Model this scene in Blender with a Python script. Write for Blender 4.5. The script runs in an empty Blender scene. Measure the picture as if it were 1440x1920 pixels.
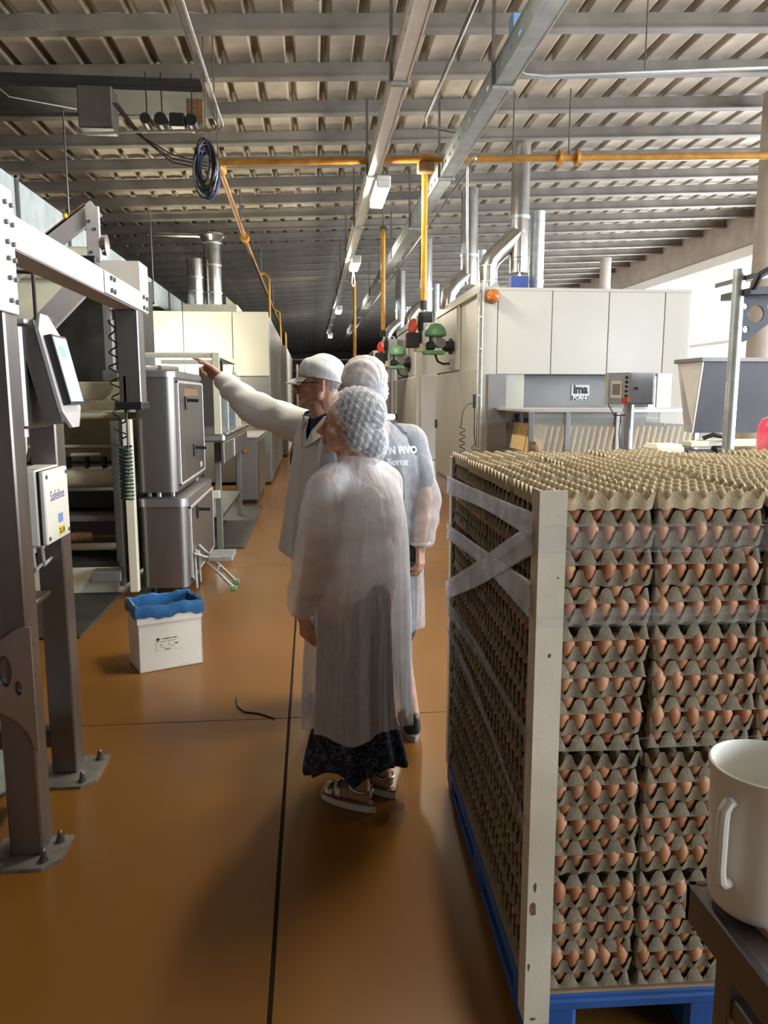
import bpy, bmesh, math, random
import numpy as np
from mathutils import Vector, Matrix
random.seed(7)
PI = math.pi
sc = bpy.context.scene
COL = sc.collection
# ------------------------------------------------------------------ camera
cam_data = bpy.data.cameras.new('camera')
cam_data.sensor_fit = 'VERTICAL'
cam_data.sensor_height = 32.0
cam_data.lens = 32.0 * 1440.0 / 1920.0
cam_data.clip_start = 0.05
cam_data.clip_end = 300
camera = bpy.data.objects.new('camera', cam_data)
COL.objects.link(camera)
camera.location = (0, 0, 1.6)
camera.rotation_euler = (math.radians(90 - 8.6), 0, math.radians(-5.4))
sc.camera = camera
# ------------------------------------------------------------------ world and exposure
world = bpy.data.worlds.new('world')
sc.world = world
world.use_nodes = True
bg = world.node_tree.nodes['Background']
bg.inputs[0].default_value = (0.80, 0.90, 1.0, 1)
bg.inputs[1].default_value = 0.14
sc.view_settings.view_transform = 'Standard'
sc.view_settings.look = 'None'
sc.view_settings.gamma = 1.0
sc.view_settings.use_curve_mapping = False
sc.view_settings.exposure = 0.05
sc.cycles.caustics_reflective = False
sc.cycles.caustics_refractive = False
sc.cycles.sample_clamp_indirect = 5.0
sc.cycles.blur_glossy = 1.0
sc.cycles.max_bounces = 8
sc.cycles.transparent_max_bounces = 12
LAMP_EMIT = 190.0
WINDOW_POWER = 1900.0


def area_light(name, loc, rot, sx, sy, power, col):
    l = bpy.data.lights.new(name, 'AREA')
    l.shape = 'RECTANGLE'
    l.size = sx
    l.size_y = sy
    l.energy = power
    l.color = col
    o = bpy.data.objects.new(name, l)
    COL.objects.link(o)
    o.location = loc
    o.rotation_euler = rot
    return o


# daylight coming in through the glazed right wall
for i, yy in enumerate((-4.0, 5.0, 14.0, 23.0)):
    area_light('window_daylight', (9.35, yy, 3.0), (0, math.radians(90), 0), 3.6, 9.0, WINDOW_POWER, (0.86, 0.93, 1.0))

# ------------------------------------------------------------------ materials
MATS = {}


def mat(name, col, rough=0.5, metal=0.0, var=0.12, scale=6.0, bump=0.0, bscale=60.0, stretch=None,
        emit=0.0, alpha=1.0, trans=0.0, ior=1.45, spec=0.5, coat=0.0, sss=0.0, col2=None, rvar=0.0, w=0.5, detail=5):
    m = bpy.data.materials.new(name)
    m.use_nodes = True
    nt = m.node_tree
    b = nt.nodes['Principled BSDF']
    b.inputs['Roughness'].default_value = rough
    b.inputs['Metallic'].default_value = metal
    b.inputs['Specular IOR Level'].default_value = spec
    b.inputs['IOR'].default_value = ior
    b.inputs['Coat Weight'].default_value = coat
    b.inputs['Transmission Weight'].default_value = trans
    b.inputs['Alpha'].default_value = alpha
    if sss:
        b.inputs['Subsurface Weight'].default_value = sss
        b.inputs['Subsurface Radius'].default_value = (0.01, 0.004, 0.002)
    tc = nt.nodes.new('ShaderNodeTexCoord')
    mp = nt.nodes.new('ShaderNodeMapping')
    nt.links.new(tc.outputs['Object'], mp.inputs['Vector'])
    if stretch:
        mp.inputs['Scale'].default_value = stretch
    nz = nt.nodes.new('ShaderNodeTexNoise')
    nz.inputs['Scale'].default_value = scale
    nz.inputs['Detail'].default_value = detail
    nt.links.new(mp.outputs['Vector'], nz.inputs['Vector'])
    rmp = nt.nodes.new('ShaderNodeValToRGB')
    c2 = col2 if col2 else tuple(max(0, c * (1 - 2 * var)) for c in col)
    c1 = col if col2 else tuple(min(1, c * (1 + var)) for c in col)
    rmp.color_ramp.elements[0].position = 0.5 - w / 2
    rmp.color_ramp.elements[1].position = 0.5 + w / 2
    rmp.color_ramp.elements[0].color = (*c2, 1)
    rmp.color_ramp.elements[1].color = (*c1, 1)
    nt.links.new(nz.outputs['Fac'], rmp.inputs['Fac'])
    nt.links.new(rmp.outputs['Color'], b.inputs['Base Color'])
    if emit:
        nt.links.new(rmp.outputs['Color'], b.inputs['Emission Color'])
        b.inputs['Emission Strength'].default_value = emit
    if rvar:
        mr = nt.nodes.new('ShaderNodeMapRange')
        mr.inputs['To Min'].default_value = max(0, rough - rvar)
        mr.inputs['To Max'].default_value = min(1, rough + rvar)
        nt.links.new(nz.outputs['Fac'], mr.inputs['Value'])
        nt.links.new(mr.outputs['Result'], b.inputs['Roughness'])
    if bump:
        n2 = nt.nodes.new('ShaderNodeTexNoise')
        n2.inputs['Scale'].default_value = bscale
        n2.inputs['Detail'].default_value = 4
        nt.links.new(mp.outputs['Vector'], n2.inputs['Vector'])
        bp = nt.nodes.new('ShaderNodeBump')
        bp.inputs['Strength'].default_value = bump
        bp.inputs['Distance'].default_value = 0.01
        nt.links.new(n2.outputs['Fac'], bp.inputs['Height'])
        nt.links.new(bp.outputs['Normal'], b.inputs['Normal'])
    MATS[name] = m
    return m


def sheer(name, col, opacity, rough=0.7, transl=0.5, scale=40.0, var=0.15, bump=0.0):
    """thin translucent cloth or film: transparent mixed with diffuse and translucent"""
    m = bpy.data.materials.new(name)
    m.use_nodes = True
    nt = m.node_tree
    for n in list(nt.nodes):
        nt.nodes.remove(n)
    out = nt.nodes.new('ShaderNodeOutputMaterial')
    tr = nt.nodes.new('ShaderNodeBsdfTransparent')
    df = nt.nodes.new('ShaderNodeBsdfPrincipled')
    df.inputs['Roughness'].default_value = rough
    tl = nt.nodes.new('ShaderNodeBsdfTranslucent')
    df.inputs['Base Color'].default_value = (*col, 1)
    tl.inputs['Color'].default_value = (*col, 1)
    m1 = nt.nodes.new('ShaderNodeMixShader')
    m1.inputs[0].default_value = transl
    nt.links.new(df.outputs[0], m1.inputs[1])
    nt.links.new(tl.outputs[0], m1.inputs[2])
    nz = nt.nodes.new('ShaderNodeTexNoise')
    nz.inputs['Scale'].default_value = scale
    nz.inputs['Detail'].default_value = 4
    tc = nt.nodes.new('ShaderNodeTexCoord')
    nt.links.new(tc.outputs['Object'], nz.inputs['Vector'])
    if bump:
        mpb = nt.nodes.new('ShaderNodeMapping')
        mpb.inputs['Scale'].default_value = (1, 1, 0.22)
        nt.links.new(tc.outputs['Object'], mpb.inputs['Vector'])
        nb = nt.nodes.new('ShaderNodeTexNoise')
        nb.inputs['Scale'].default_value = 16
        nb.inputs['Detail'].default_value = 3
        nb.inputs['Distortion'].default_value = 0.8
        nt.links.new(mpb.outputs['Vector'], nb.inputs['Vector'])
        bp = nt.nodes.new('ShaderNodeBump')
        bp.inputs['Strength'].default_value = bump
        bp.inputs['Distance'].default_value = 0.03
        nt.links.new(nb.outputs['Fac'], bp.inputs['Height'])
        nt.links.new(bp.outputs['Normal'], df.inputs['Normal'])
        nt.links.new(bp.outputs['Normal'], tl.inputs['Normal'])
    mr = nt.nodes.new('ShaderNodeMapRange')
    mr.inputs['From Min'].default_value = 0.3
    mr.inputs['From Max'].default_value = 0.7
    mr.inputs['To Min'].default_value = max(0, opacity - var)
    mr.inputs['To Max'].default_value = min(1, opacity + var)
    nt.links.new(nz.outputs['Fac'], mr.inputs['Value'])
    m2 = nt.nodes.new('ShaderNodeMixShader')
    nt.links.new(mr.outputs['Result'], m2.inputs[0])
    nt.links.new(tr.outputs[0], m2.inputs[1])
    nt.links.new(m1.outputs[0], m2.inputs[2])
    nt.links.new(m2.outputs[0], out.inputs['Surface'])
    MATS[name] = m
    return m


mat('floor', (0.225, 0.097, 0.018), 0.27, var=0.14, scale=0.9, detail=1.5, w=0.8, spec=0.42)
mat('joint', (0.02, 0.016, 0.012), 0.9)
mat('roof', (0.44, 0.39, 0.315), 0.62, var=0.22, scale=1.6, metal=0.0, spec=0.35)
mat('purlin', (0.20, 0.18, 0.155), 0.7, var=0.18, scale=3.0, bump=0.1)
mat('galv', (0.50, 0.53, 0.53), 0.42, metal=0.75, var=0.16, scale=14)
mat('galv_dull', (0.42, 0.47, 0.48), 0.5, metal=0.45, var=0.12, scale=6)
mat('steel', (0.44, 0.44, 0.45), 0.33, metal=0.92, var=0.10, scale=5, stretch=(1, 1, 0.15), rvar=0.05)
mat('steel_dark', (0.21, 0.20, 0.19), 0.38, metal=0.85, var=0.12, scale=5, stretch=(1, 1, 0.2))
mat('steel_frame', (0.24, 0.215, 0.20), 0.36, metal=0.85, var=0.14, scale=6, stretch=(1, 1, 0.2), rvar=0.06)
mat('steel_pale', (0.60, 0.57, 0.57), 0.42, metal=0.5, var=0.06, scale=4)
mat('steel_plate', (0.30, 0.29, 0.28), 0.5, metal=0.7, var=0.2, scale=12, bump=0.05)
mat('chrome', (0.62, 0.62, 0.63), 0.18, metal=1.0, var=0.05)
mat('flue', (0.55, 0.54, 0.52), 0.22, metal=0.95, var=0.12, scale=5)
mat('white_paint', (0.56, 0.55, 0.50), 0.35, var=0.04, scale=2, spec=0.4)
mat('oven_white', (0.47, 0.455, 0.41), 0.32, var=0.04, scale=1.5, spec=0.45)
mat('cream', (0.66, 0.64, 0.50), 0.45, var=0.06, scale=3)
mat('cream_dirty', (0.46, 0.42, 0.28), 0.6, var=0.2, scale=5)
mat('grey_machine', (0.20, 0.20, 0.195), 0.45, metal=0.3, var=0.08, scale=3)
mat('dark', (0.035, 0.033, 0.03), 0.6, var=0.2)
mat('black', (0.014, 0.014, 0.015), 0.4, var=0.2)
mat('rubber_green', (0.02, 0.045, 0.035), 0.45, var=0.2)
mat('yellow_pipe', (0.72, 0.36, 0.03), 0.35, var=0.12, scale=8, spec=0.5)
mat('orange_pipe', (0.50, 0.24, 0.045), 0.36, var=0.2, scale=8)
mat('copper_pipe', (0.70, 0.38, 0.16), 0.28, metal=0.7, var=0.1)
mat('red', (0.55, 0.045, 0.03), 0.4, var=0.1)
mat('green_motor', (0.13, 0.30, 0.16), 0.45, var=0.12)
mat('amber', (0.50, 0.15, 0.025), 0.2, var=0.1, spec=0.6)
mat('blue', (0.03, 0.07, 0.32), 0.45, var=0.15)
mat('pallet_blue', (0.025, 0.10, 0.34), 0.5, var=0.15, scale=5, bump=0.05)
mat('bag_blue', (0.04, 0.15, 0.36), 0.3, var=0.25, scale=12)
mat('cardboard_white', (0.72, 0.69, 0.62), 0.75, var=0.05, scale=5, bump=0.04)
mat('cardboard', (0.45, 0.29, 0.16), 0.8, var=0.12, scale=8)
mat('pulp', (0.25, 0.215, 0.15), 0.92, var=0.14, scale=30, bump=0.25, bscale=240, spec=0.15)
mat('pulp_lit', (0.54, 0.45, 0.30), 0.92, var=0.10, scale=30, bump=0.25, bscale=240, spec=0.15)  # same pulp made lighter: lamp light on the top trays put into the colour
mat('board', (0.68, 0.63, 0.50), 0.75, var=0.08, scale=6, bump=0.05)
mat('stain', (0.22, 0.12, 0.06), 0.8, var=0.3, scale=40)  # brown of scuffs and small parts, also of the painted door reflection
mat('wood', (0.42, 0.25, 0.12), 0.7, var=0.15, scale=10)
EGGS = [mat('egg_a', (0.50, 0.235, 0.115), 0.5, var=0.10, scale=30, spec=0.3),
        mat('egg_b', (0.42, 0.175, 0.085), 0.5, var=0.10, scale=30, spec=0.3),
        mat('egg_c', (0.57, 0.30, 0.165), 0.5, var=0.10, scale=30, spec=0.3)]
mat('plastic_white', (0.80, 0.79, 0.72), 0.38, var=0.03, scale=6, sss=0.0, spec=0.4)
mat('lamp_glow', (1.0, 0.90, 0.72), 0.5, var=0.0, emit=LAMP_EMIT)
mat('lamp_glow_strong', (1.0, 0.94, 0.68), 0.5, var=0.0, emit=250.0)
mat('lamp_body', (0.62, 0.60, 0.55), 0.5, var=0.05)
mat('screen', (0.45, 0.52, 0.58), 0.25, var=0.06, scale=10, emit=0.22)
mat('screen_teal', (0.16, 0.38, 0.40), 0.25, var=0.04, emit=0.25)
mat('ink', (0.03, 0.03, 0.035), 0.6, var=0.1)
mat('ink_blue', (0.05, 0.08, 0.28), 0.5, var=0.1)
mat('label_yellow', (0.85, 0.62, 0.04), 0.5, var=0.05)
mat('label_blue', (0.20, 0.35, 0.60), 0.5, var=0.05)
mat('paper', (0.75, 0.76, 0.78), 0.5, var=0.03)
mat('hopper', (0.075, 0.078, 0.092), 0.45, metal=0.5, var=0.1, scale=3)
mat('glove_dust', (0.60, 0.47, 0.28), 0.9, var=0.12, scale=20)
mat('wafer', (0.78, 0.55, 0.26), 0.75, var=0.10, scale=20)
mat('hall_wall', (0.30, 0.27, 0.23), 0.85, var=0.1, scale=1)
mat('concrete', (0.42, 0.37, 0.33), 0.8, var=0.1, scale=3)
mat('frame_white', (0.75, 0.75, 0.75), 0.5, var=0.03)
sheer('glass', (0.75, 0.82, 0.82), 0.20, rough=0.06, transl=0.2, scale=3, var=0.06)
sheer('window_glass', (0.95, 0.97, 1.0), 0.12, rough=0.03, transl=0.3, scale=3, var=0.02)
sheer('film', (0.92, 0.94, 1.0), 0.60, rough=0.22, transl=0.4, scale=9, var=0.16)
sheer('film_thin', (0.70, 0.72, 0.78), 0.24, rough=0.2, transl=0.4, scale=9, var=0.08)
sheer('film_clear', (0.72, 0.74, 0.76), 0.06, rough=0.10, transl=0.2, scale=10, var=0.02)
sheer('pink_plastic', (0.85, 0.10, 0.16), 0.72, rough=0.2, transl=0.4, scale=10, var=0.15)


# ------------------------------------------------------------------ mesh helpers
class MB:
    """collects shapes in world coordinates; build() links them as ONE mesh object"""

    def __init__(s):
        s.v = []
        s.f = []

    def add(s, vs, fs):
        n = len(s.v)
        s.v.extend([tuple(p) for p in vs])
        s.f.extend([tuple(i + n for i in f) for f in fs])
        return s

    def box(s, lo, hi, b=0.0, rot=None, piv=None):
        lo = Vector(lo)
        hi = Vector(hi)
        c = (lo + hi) / 2
        h = (hi - lo) / 2
        b = min(b, 0.49 * min(abs(h.x), abs(h.y), abs(h.z)) * 2 * 0.98 / 2 * 2) if b else 0
        b = min(b, abs(h.x) * .95, abs(h.y) * .95, abs(h.z) * .95)
        vs = []
        fs = []
        if b <= 0:
            for x in (-1, 1):
                for y in (-1, 1):
                    for z in (-1, 1):
                        vs.append(c + Vector((x * h.x, y * h.y, z * h.z)))
            fs = [(0, 1, 3, 2), (4, 6, 7, 5), (0, 4, 5, 1), (2, 3, 7, 6), (0, 2, 6, 4), (1, 5, 7, 3)]
        else:
            idx = {}
            for x in (-1, 1):
                for y in (-1, 1):
                    for z in (-1, 1):
                        for a in range(3):
                            d = [h.x - b, h.y - b, h.z - b]
                            d[a] += b
                            idx[(x, y, z, a)] = len(vs)
                            vs.append(c + Vector((x * d[0], y * d[1], z * d[2])))
            I = lambda x, y, z, a: idx[(x, y, z, a)]
            for q in (-1, 1):
                fs.append((I(q, -1, -1, 0), I(q, 1, -1, 0), I(q, 1, 1, 0), I(q, -1, 1, 0)))
                fs.append((I(-1, q, -1, 1), I(1, q, -1, 1), I(1, q, 1, 1), I(-1, q, 1, 1)))
                fs.append((I(-1, -1, q, 2), I(1, -1, q, 2), I(1, 1, q, 2), I(-1, 1, q, 2)))
            for p in (-1, 1):
                for q in (-1, 1):
                    fs.append((I(p, q, -1, 0), I(p, q, 1, 0), I(p, q, 1, 1), I(p, q, -1, 1)))
                    fs.append((I(p, -1, q, 0), I(p, 1, q, 0), I(p, 1, q, 2), I(p, -1, q, 2)))
                    fs.append((I(-1, p, q, 1), I(1, p, q, 1), I(1, p, q, 2), I(-1, p, q, 2)))
                    for r in (-1, 1):
                        fs.append((I(p, q, r, 0), I(p, q, r, 1), I(p, q, r, 2)))
        if rot is not None:
            pv = Vector(piv) if piv is not None else c
            vs = [pv + rot @ (v - pv) for v in vs]
        return s.add(vs, fs)

    def cyl(s, p0, p1, r0, r1=None, n=16, cap=True):
        r1 = r0 if r1 is None else r1
        p0 = Vector(p0)
        p1 = Vector(p1)
        z = (p1 - p0).normalized()
        x = z.orthogonal().normalized()
        y = z.cross(x)
        vs = []
        for p, r in ((p0, r0), (p1, r1)):
            for i in range(n):
                a = 2 * PI * i / n
                vs.append(p + x * (r * math.cos(a)) + y * (r * math.sin(a)))
        fs = [(i, (i + 1) % n, n + (i + 1) % n, n + i) for i in range(n)]
        if cap:
            fs += [tuple(range(n))[::-1], tuple(range(n, 2 * n))]
        return s.add(vs, fs)

    def tube(s, pts, r, n=10, closed=False, cap=True):
        pts = [Vector(p) for p in pts]
        m = len(pts)
        rs = r if isinstance(r, (list, tuple)) else [r] * m
        vs = []
        x = None
        for i, p in enumerate(pts):
            a = pts[i - 1] if (i > 0 or closed) else p
            b = pts[(i + 1) % m] if (i < m - 1 or closed) else p
            t = (b - a)
            t = t.normalized() if t.length > 1e-9 else Vector((0, 0, 1))
            if x is None:
                x = t.orthogonal().normalized()
            else:
                x = (x - t * x.dot(t))
                x = x.normalized() if x.length > 1e-6 else t.orthogonal().normalized()
            y = t.cross(x)
            for k in range(n):
                an = 2 * PI * k / n
                vs.append(p + x * (rs[i] * math.cos(an)) + y * (rs[i] * math.sin(an)))
        fs = []
        for i in range(m if closed else m - 1):
            j = (i + 1) % m
            for k in range(n):
                l = (k + 1) % n
                fs.append((i * n + k, i * n + l, j * n + l, j * n + k))
        if cap and not closed:
            fs += [tuple(range(n))[::-1], tuple(range((m - 1) * n, m * n))]
        return s.add(vs, fs)

    def loft(s, rings, cap0=True, cap1=True, closed=True):
        n = len(rings[0])
        vs = [p for r in rings for p in r]
        fs = []
        for i in range(len(rings) - 1):
            for k in range(n if closed else n - 1):
                l = (k + 1) % n
                fs.append((i * n + k, i * n + l, (i + 1) * n + l, (i + 1) * n + k))
        if cap0:
            fs.append(tuple(range(n))[::-1])
        if cap1:
            fs.append(tuple(range((len(rings) - 1) * n, len(rings) * n)))
        return s.add(vs, fs)

    def lathe(s, prof, c, n=24, axis='z'):
        rings = []
        for r, h in prof:
            ring = []
            for k in range(n):
                a = 2 * PI * k / n
                q = (r * math.cos(a), r * math.sin(a))
                if axis == 'z':
                    ring.append((c[0] + q[0], c[1] + q[1], c[2] + h))
                elif axis == 'x':
                    ring.append((c[0] + h, c[1] + q[0], c[2] + q[1]))
                else:
                    ring.append((c[0] + q[0], c[1] + h, c[2] + q[1]))
            rings.append(ring)
        return s.loft(rings)

    def prism(s, poly, off):
        """poly: list of 3D points in a plane, extruded by the vector off"""
        n = len(poly)
        off = Vector(off)
        vs = [Vector(p) for p in poly] + [Vector(p) + off for p in poly]
        fs = [tuple(range(n))[::-1], tuple(range(n, 2 * n))]
        fs += [(i, (i + 1) % n, n + (i + 1) % n, n + i) for i in range(n)]
        return s.add(vs, fs)

    def ball(s, c, r, n=12, m=8, R=None):
        c = Vector(c)
        if not isinstance(r, (list, tuple)):
            r = (r, r, r)
        vs = []
        for i in range(1, m):
            t = PI * i / m
            for k in range(n):
                a = 2 * PI * k / n
                p = Vector((r[0] * math.sin(t) * math.cos(a), r[1] * math.sin(t) * math.sin(a), r[2] * math.cos(t)))
                vs.append(c + (R @ p if R is not None else p))
        top = len(vs)
        p = Vector((0, 0, r[2]))
        vs.append(c + (R @ p if R is not None else p))
        vs.append(c - (R @ p if R is not None else p))
        fs = []
        for i in range(m - 2):
            for k in range(n):
                l = (k + 1) % n
                fs.append((i * n + k, i * n + l, (i + 1) * n + l, (i + 1) * n + k))
        for k in range(n):
            l = (k + 1) % n
            fs.append((top, l, k))
            fs.append((top + 1, (m - 2) * n + k, (m - 2) * n + l))
        return s.add(vs, fs)

    def mesh(s, name, m, org=(0, 0, 0), smooth=35, recalc=True):
        me = bpy.data.meshes.new(name)
        o = Vector(org)
        me.from_pydata([tuple(Vector(p) - o) for p in s.v], [], s.f)
        if recalc:
            bm = bmesh.new()
            bm.from_mesh(me)
            bmesh.ops.recalc_face_normals(bm, faces=bm.faces)
            bm.to_mesh(me)
            bm.free()
        if smooth:
            for p in me.polygons:
                p.use_smooth = True
            me.set_sharp_from_angle(angle=math.radians(smooth))
        if m:
            me.materials.append(MATS[m] if isinstance(m, str) else m)
        return me

    def build(s, name, m, parent=None, org=None, smooth=35, recalc=True):
        if org is None:
            org = world_loc(parent) if parent else base_of(s.v)
        me = s.mesh(name, m, org, smooth, recalc)
        o = bpy.data.objects.new(name, me)
        COL.objects.link(o)
        if parent:
            o.parent = parent
            o.location = Vector(org) - world_loc(parent)
        else:
            o.location = org
        return o


def world_loc(o):
    v = Vector((0, 0, 0))
    while o:
        v += o.location
        o = o.parent
    return v


def base_of(vs):
    a = np.array(vs)
    lo = a.min(0)
    hi = a.max(0)
    return Vector(((lo[0] + hi[0]) / 2, (lo[1] + hi[1]) / 2, lo[2]))


def tag(o, label=None, cat=None, group=None, kind=None):
    if label:
        o['label'] = label
    if cat:
        o['category'] = cat
    if group:
        o['group'] = group
    if kind:
        o['kind'] = kind
    return o


def thing(name, label, cat, loc=(0, 0, 0), group=None):
    o = bpy.data.objects.new(name, None)
    o.empty_display_size = 0.1
    COL.objects.link(o)
    o.location = loc
    return tag(o, label, cat, group)


def BX(name, m, parent, lo, hi, b=0.004):
    return MB().box(lo, hi, b).build(name, m, parent)


def text_part(name, txt, m, parent, loc, rot, size, depth=0.001, align='CENTER', bold=0.0, sx=1.0):
    """flat lettering turned into a mesh part"""
    cu = bpy.data.curves.new(name, 'FONT')
    cu.body = txt
    cu.size = size
    cu.extrude = depth
    cu.offset = bold
    cu.align_x = align
    cu.align_y = 'CENTER'
    cu.resolution_u = 3
    tmp = bpy.data.objects.new(name + '_tmp', cu)
    COL.objects.link(tmp)
    dg = bpy.context.evaluated_depsgraph_get()
    me = bpy.data.meshes.new_from_object(tmp.evaluated_get(dg))
    bpy.data.objects.remove(tmp)
    bpy.data.curves.remove(cu)
    me.materials.clear()
    me.materials.append(MATS[m])
    me.transform(Matrix.Diagonal((sx, 1, 1, 1)))
    o = bpy.data.objects.new(name, me)
    COL.objects.link(o)
    o.parent = parent
    o.location = Vector(loc) - world_loc(parent)
    o.rotation_euler = rot
    return o


def copy_tree(o, parent=None, d=(0, 0, 0)):
    c = o.copy()
    COL.objects.link(c)
    c.parent = parent
    if parent is None:
        c.location = Vector(o.location) + Vector(d)
    for ch in list(o.children):
        copy_tree(ch, c)
    return c


def ordinal(n):
    W = ['zeroth', 'first', 'second', 'third', 'fourth', 'fifth', 'sixth', 'seventh', 'eighth', 'ninth', 'tenth', 'eleventh',
         'twelfth', 'thirteenth', 'fourteenth', 'fifteenth', 'sixteenth', 'seventeenth', 'eighteenth', 'nineteenth', 'twentieth']
    if n <= 20:
        return W[n]
    return 'twenty-' + W[n - 20]


def bolts(parent, pts, r, axis, h=0.008, name='bolt', m='steel_dark'):
    me = None
    for p in pts:
        if me is None:
            o = MB().cyl(p, Vector(p) + Vector(axis) * h, r, n=8).build(name, m, parent, org=p)
            me = o.data
        else:
            o = bpy.data.objects.new(name, me)
            COL.objects.link(o)
            o.parent = parent
            o.location = Vector(p) - world_loc(parent)
# ================================================================== STRUCTURE
def roof_z(x):
    return 4.95 + 0.045 * x


# ---- floor: slabs with recessed joints
fl = BX('floor', 'joint', None, (-9, -8, -0.12), (9.2, 62, -0.012), 0)
tag(fl, kind='structure')
xs = [-9, -4.6, -0.13, 4.9, 9.2]
ys = [-8, -3.4, 0.12, 3.69, 7.2, 10.8, 14.4, 18, 21.6, 25.2, 28.8, 32.4, 62]
for i in range(len(xs) - 1):
    for j in range(len(ys) - 1):
        gx = 0.0065 if xs[i] == -0.13 or xs[i + 1] == -0.13 else 0.003
        BX('floor_slab', 'floor', fl, (xs[i] + gx, ys[j] + 0.0028, -0.012), (xs[i + 1] - gx, ys[j + 1] - 0.0028, 0.0), 0.002)

# ---- ceiling: corrugated sheets on purlins
ce = MB()
ce.box((-9, -8, 5.75), (9.4, 62, 5.80))
ce = ce.build('ceiling', 'dark')
tag(ce, kind='structure')
RIB = 0.335
def sheet_mesh(w, L):
    m = MB()
    prof = []
    n = 3
    for k in range(n):
        x0 = k * RIB
        prof += [(x0, 0.075), (x0 + 0.05, 0.075), (x0 + 0.075, 0.006), (x0 + 0.09, 0.0), (x0 + 0.20, 0.008), (x0 + 0.31, 0.0), (x0 + 0.325, 0.006)]
    prof.append((n * RIB + 0.015, 0.075))
    a = [(x, 0, z + 0.045 * x) for x, z in prof]
    b = [(x, L, z + 0.045 * x) for x, z in prof]
    a2 = [(x, 0, z + 0.004 + 0.045 * x) for x, z in prof]
    b2 = [(x, L, z + 0.004 + 0.045 * x) for x, z in prof]
    k = len(prof)
    m.add(a + b, [(i, i + 1, k + i + 1, k + i) for i in range(k - 1)])
    m.add(a2 + b2, [(i, k + i, k + i + 1, i + 1) for i in range(k - 1)])
    m.add(a + a2, [(i, k + i, k + i + 1, i + 1) for i in range(k - 1)])
    return m.mesh('roof_sheet', 'roof', (0, 0, 0), 25, recalc=False)
PUR = 1.02
Y0 = 0.25
sheet = sheet_mesh(RIB * 3, 4 * PUR + 0.12)
nshx = 18
for j in range(11):
    for i in range(nshx):
        x = -8.9 + i * 3 * RIB
        o = bpy.data.objects.new('roof_sheet', sheet)
        COL.objects.link(o)
        o.parent = ce
        y = Y0 + j * 4 * PUR - 1.2
        o.location = Vector((x, y, roof_z(x) + random.uniform(0, 0.008) + (0.006 if j % 2 else 0))) - world_loc(ce)
rest = MB()
for i in range(nshx):
    x = -8.9 + i * 3 * RIB
    rest.box((x, Y0 + 43 * PUR, roof_z(x)), (x + 3 * RIB - 0.03, 62, roof_z(x) + 0.01))
    rest.box((x, -8, roof_z(x) + 0.02), (x + 3 * RIB, Y0 - 1.0, roof_z(x) + 0.03))
tag(rest.build('roof_sheet_far', 'roof', ce), kind='stuff')
pm = MB()
pm.add([(-9, 0, roof_z(-9) - 0.16), (9.3, 0, roof_z(9.3) - 0.16), (9.3, 0.07, roof_z(9.3) - 0.16), (-9, 0.07, roof_z(-9) - 0.16),
        (-9, 0, roof_z(-9) - 0.012), (9.3, 0, roof_z(9.3) - 0.012), (9.3, 0.07, roof_z(9.3) - 0.012), (-9, 0.07, roof_z(-9) - 0.012),
        (-9, 0.0, roof_z(-9) - 0.13), (9.3, 0.0, roof_z(9.3) - 0.13)],
       [(0, 3, 2, 1), (4, 5, 6, 7), (0, 1, 5, 4), (3, 7, 6, 2), (0, 4, 7, 3), (1, 2, 6, 5)])
# lower flange lip
pm.add([(-9, -0.05, roof_z(-9) - 0.165), (9.3, -0.05, roof_z(9.3) - 0.165), (9.3, 0.07, roof_z(9.3) - 0.165), (-9, 0.07, roof_z(-9) - 0.165),
        (-9, -0.05, roof_z(-9) - 0.150), (9.3, -0.05, roof_z(9.3) - 0.150), (9.3, 0.07, roof_z(9.3) - 0.150), (-9, 0.07, roof_z(-9) - 0.150)],
       [(0, 3, 2, 1), (4, 5, 6, 7), (0, 1, 5, 4), (3, 7, 6, 2), (0, 4, 7, 3), (1, 2, 6, 5)])
pme = pm.mesh('purlin', 'purlin', (0, 0, 0), 0)
for j in range(-2, 58):
    o = bpy.data.objects.new('purlin', pme)
    COL.objects.link(o)
    o.parent = ce
    o.location = Vector((0, Y0 + j * PUR, 0)) - world_loc(ce)
    o['kind'] = 'structure'

# ---- walls
tag(BX('wall_left', 'hall_wall', None, (-9.2, -8, 0), (-9, 62, 5.6), 0), kind='structure')
tag(BX('wall_back', 'hall_wall', None, (-9, 62, 0), (9.4, 62.2, 5.7), 0), kind='structure')
wr = MB()
wr.box((9.2, -8, 0), (9.4, 62, 1.0))
wr = wr.build('wall_right', 'concrete')
tag(wr, kind='structure')
BX('eave_beam', 'concrete', wr, (9.0, -8, 4.45), (9.4, 62, 5.42), 0.02)
BX('eave_gutter', 'frame_white', wr, (8.9, -8, 4.40), (9.0, 62, 4.62), 0.01)
BX('end_pier', 'concrete', wr, (9.2, 33, 1.0), (9.4, 62, 4.45), 0)
k = 0
yy = -7.0
while yy < 32.9:
    k += 1
    w = tag(BX('window_%d' % k, 'frame_white', None, (9.22, yy, 1.0), (9.34, yy + 0.10, 4.44), 0.005), kind='structure')
    BX('window_rail', 'frame_white', w, (9.24, yy + 0.10, 2.75), (9.32, yy + 3.3, 2.83), 0.004)
    BX('window_pane', 'window_glass', w, (9.275, yy + 0.10, 1.0), (9.285, yy + 3.3, 2.75), 0)
    BX('window_pane', 'window_glass', w, (9.275, yy + 0.10, 2.83), (9.285, yy + 3.3, 4.44), 0)
    yy += 3.3

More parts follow.
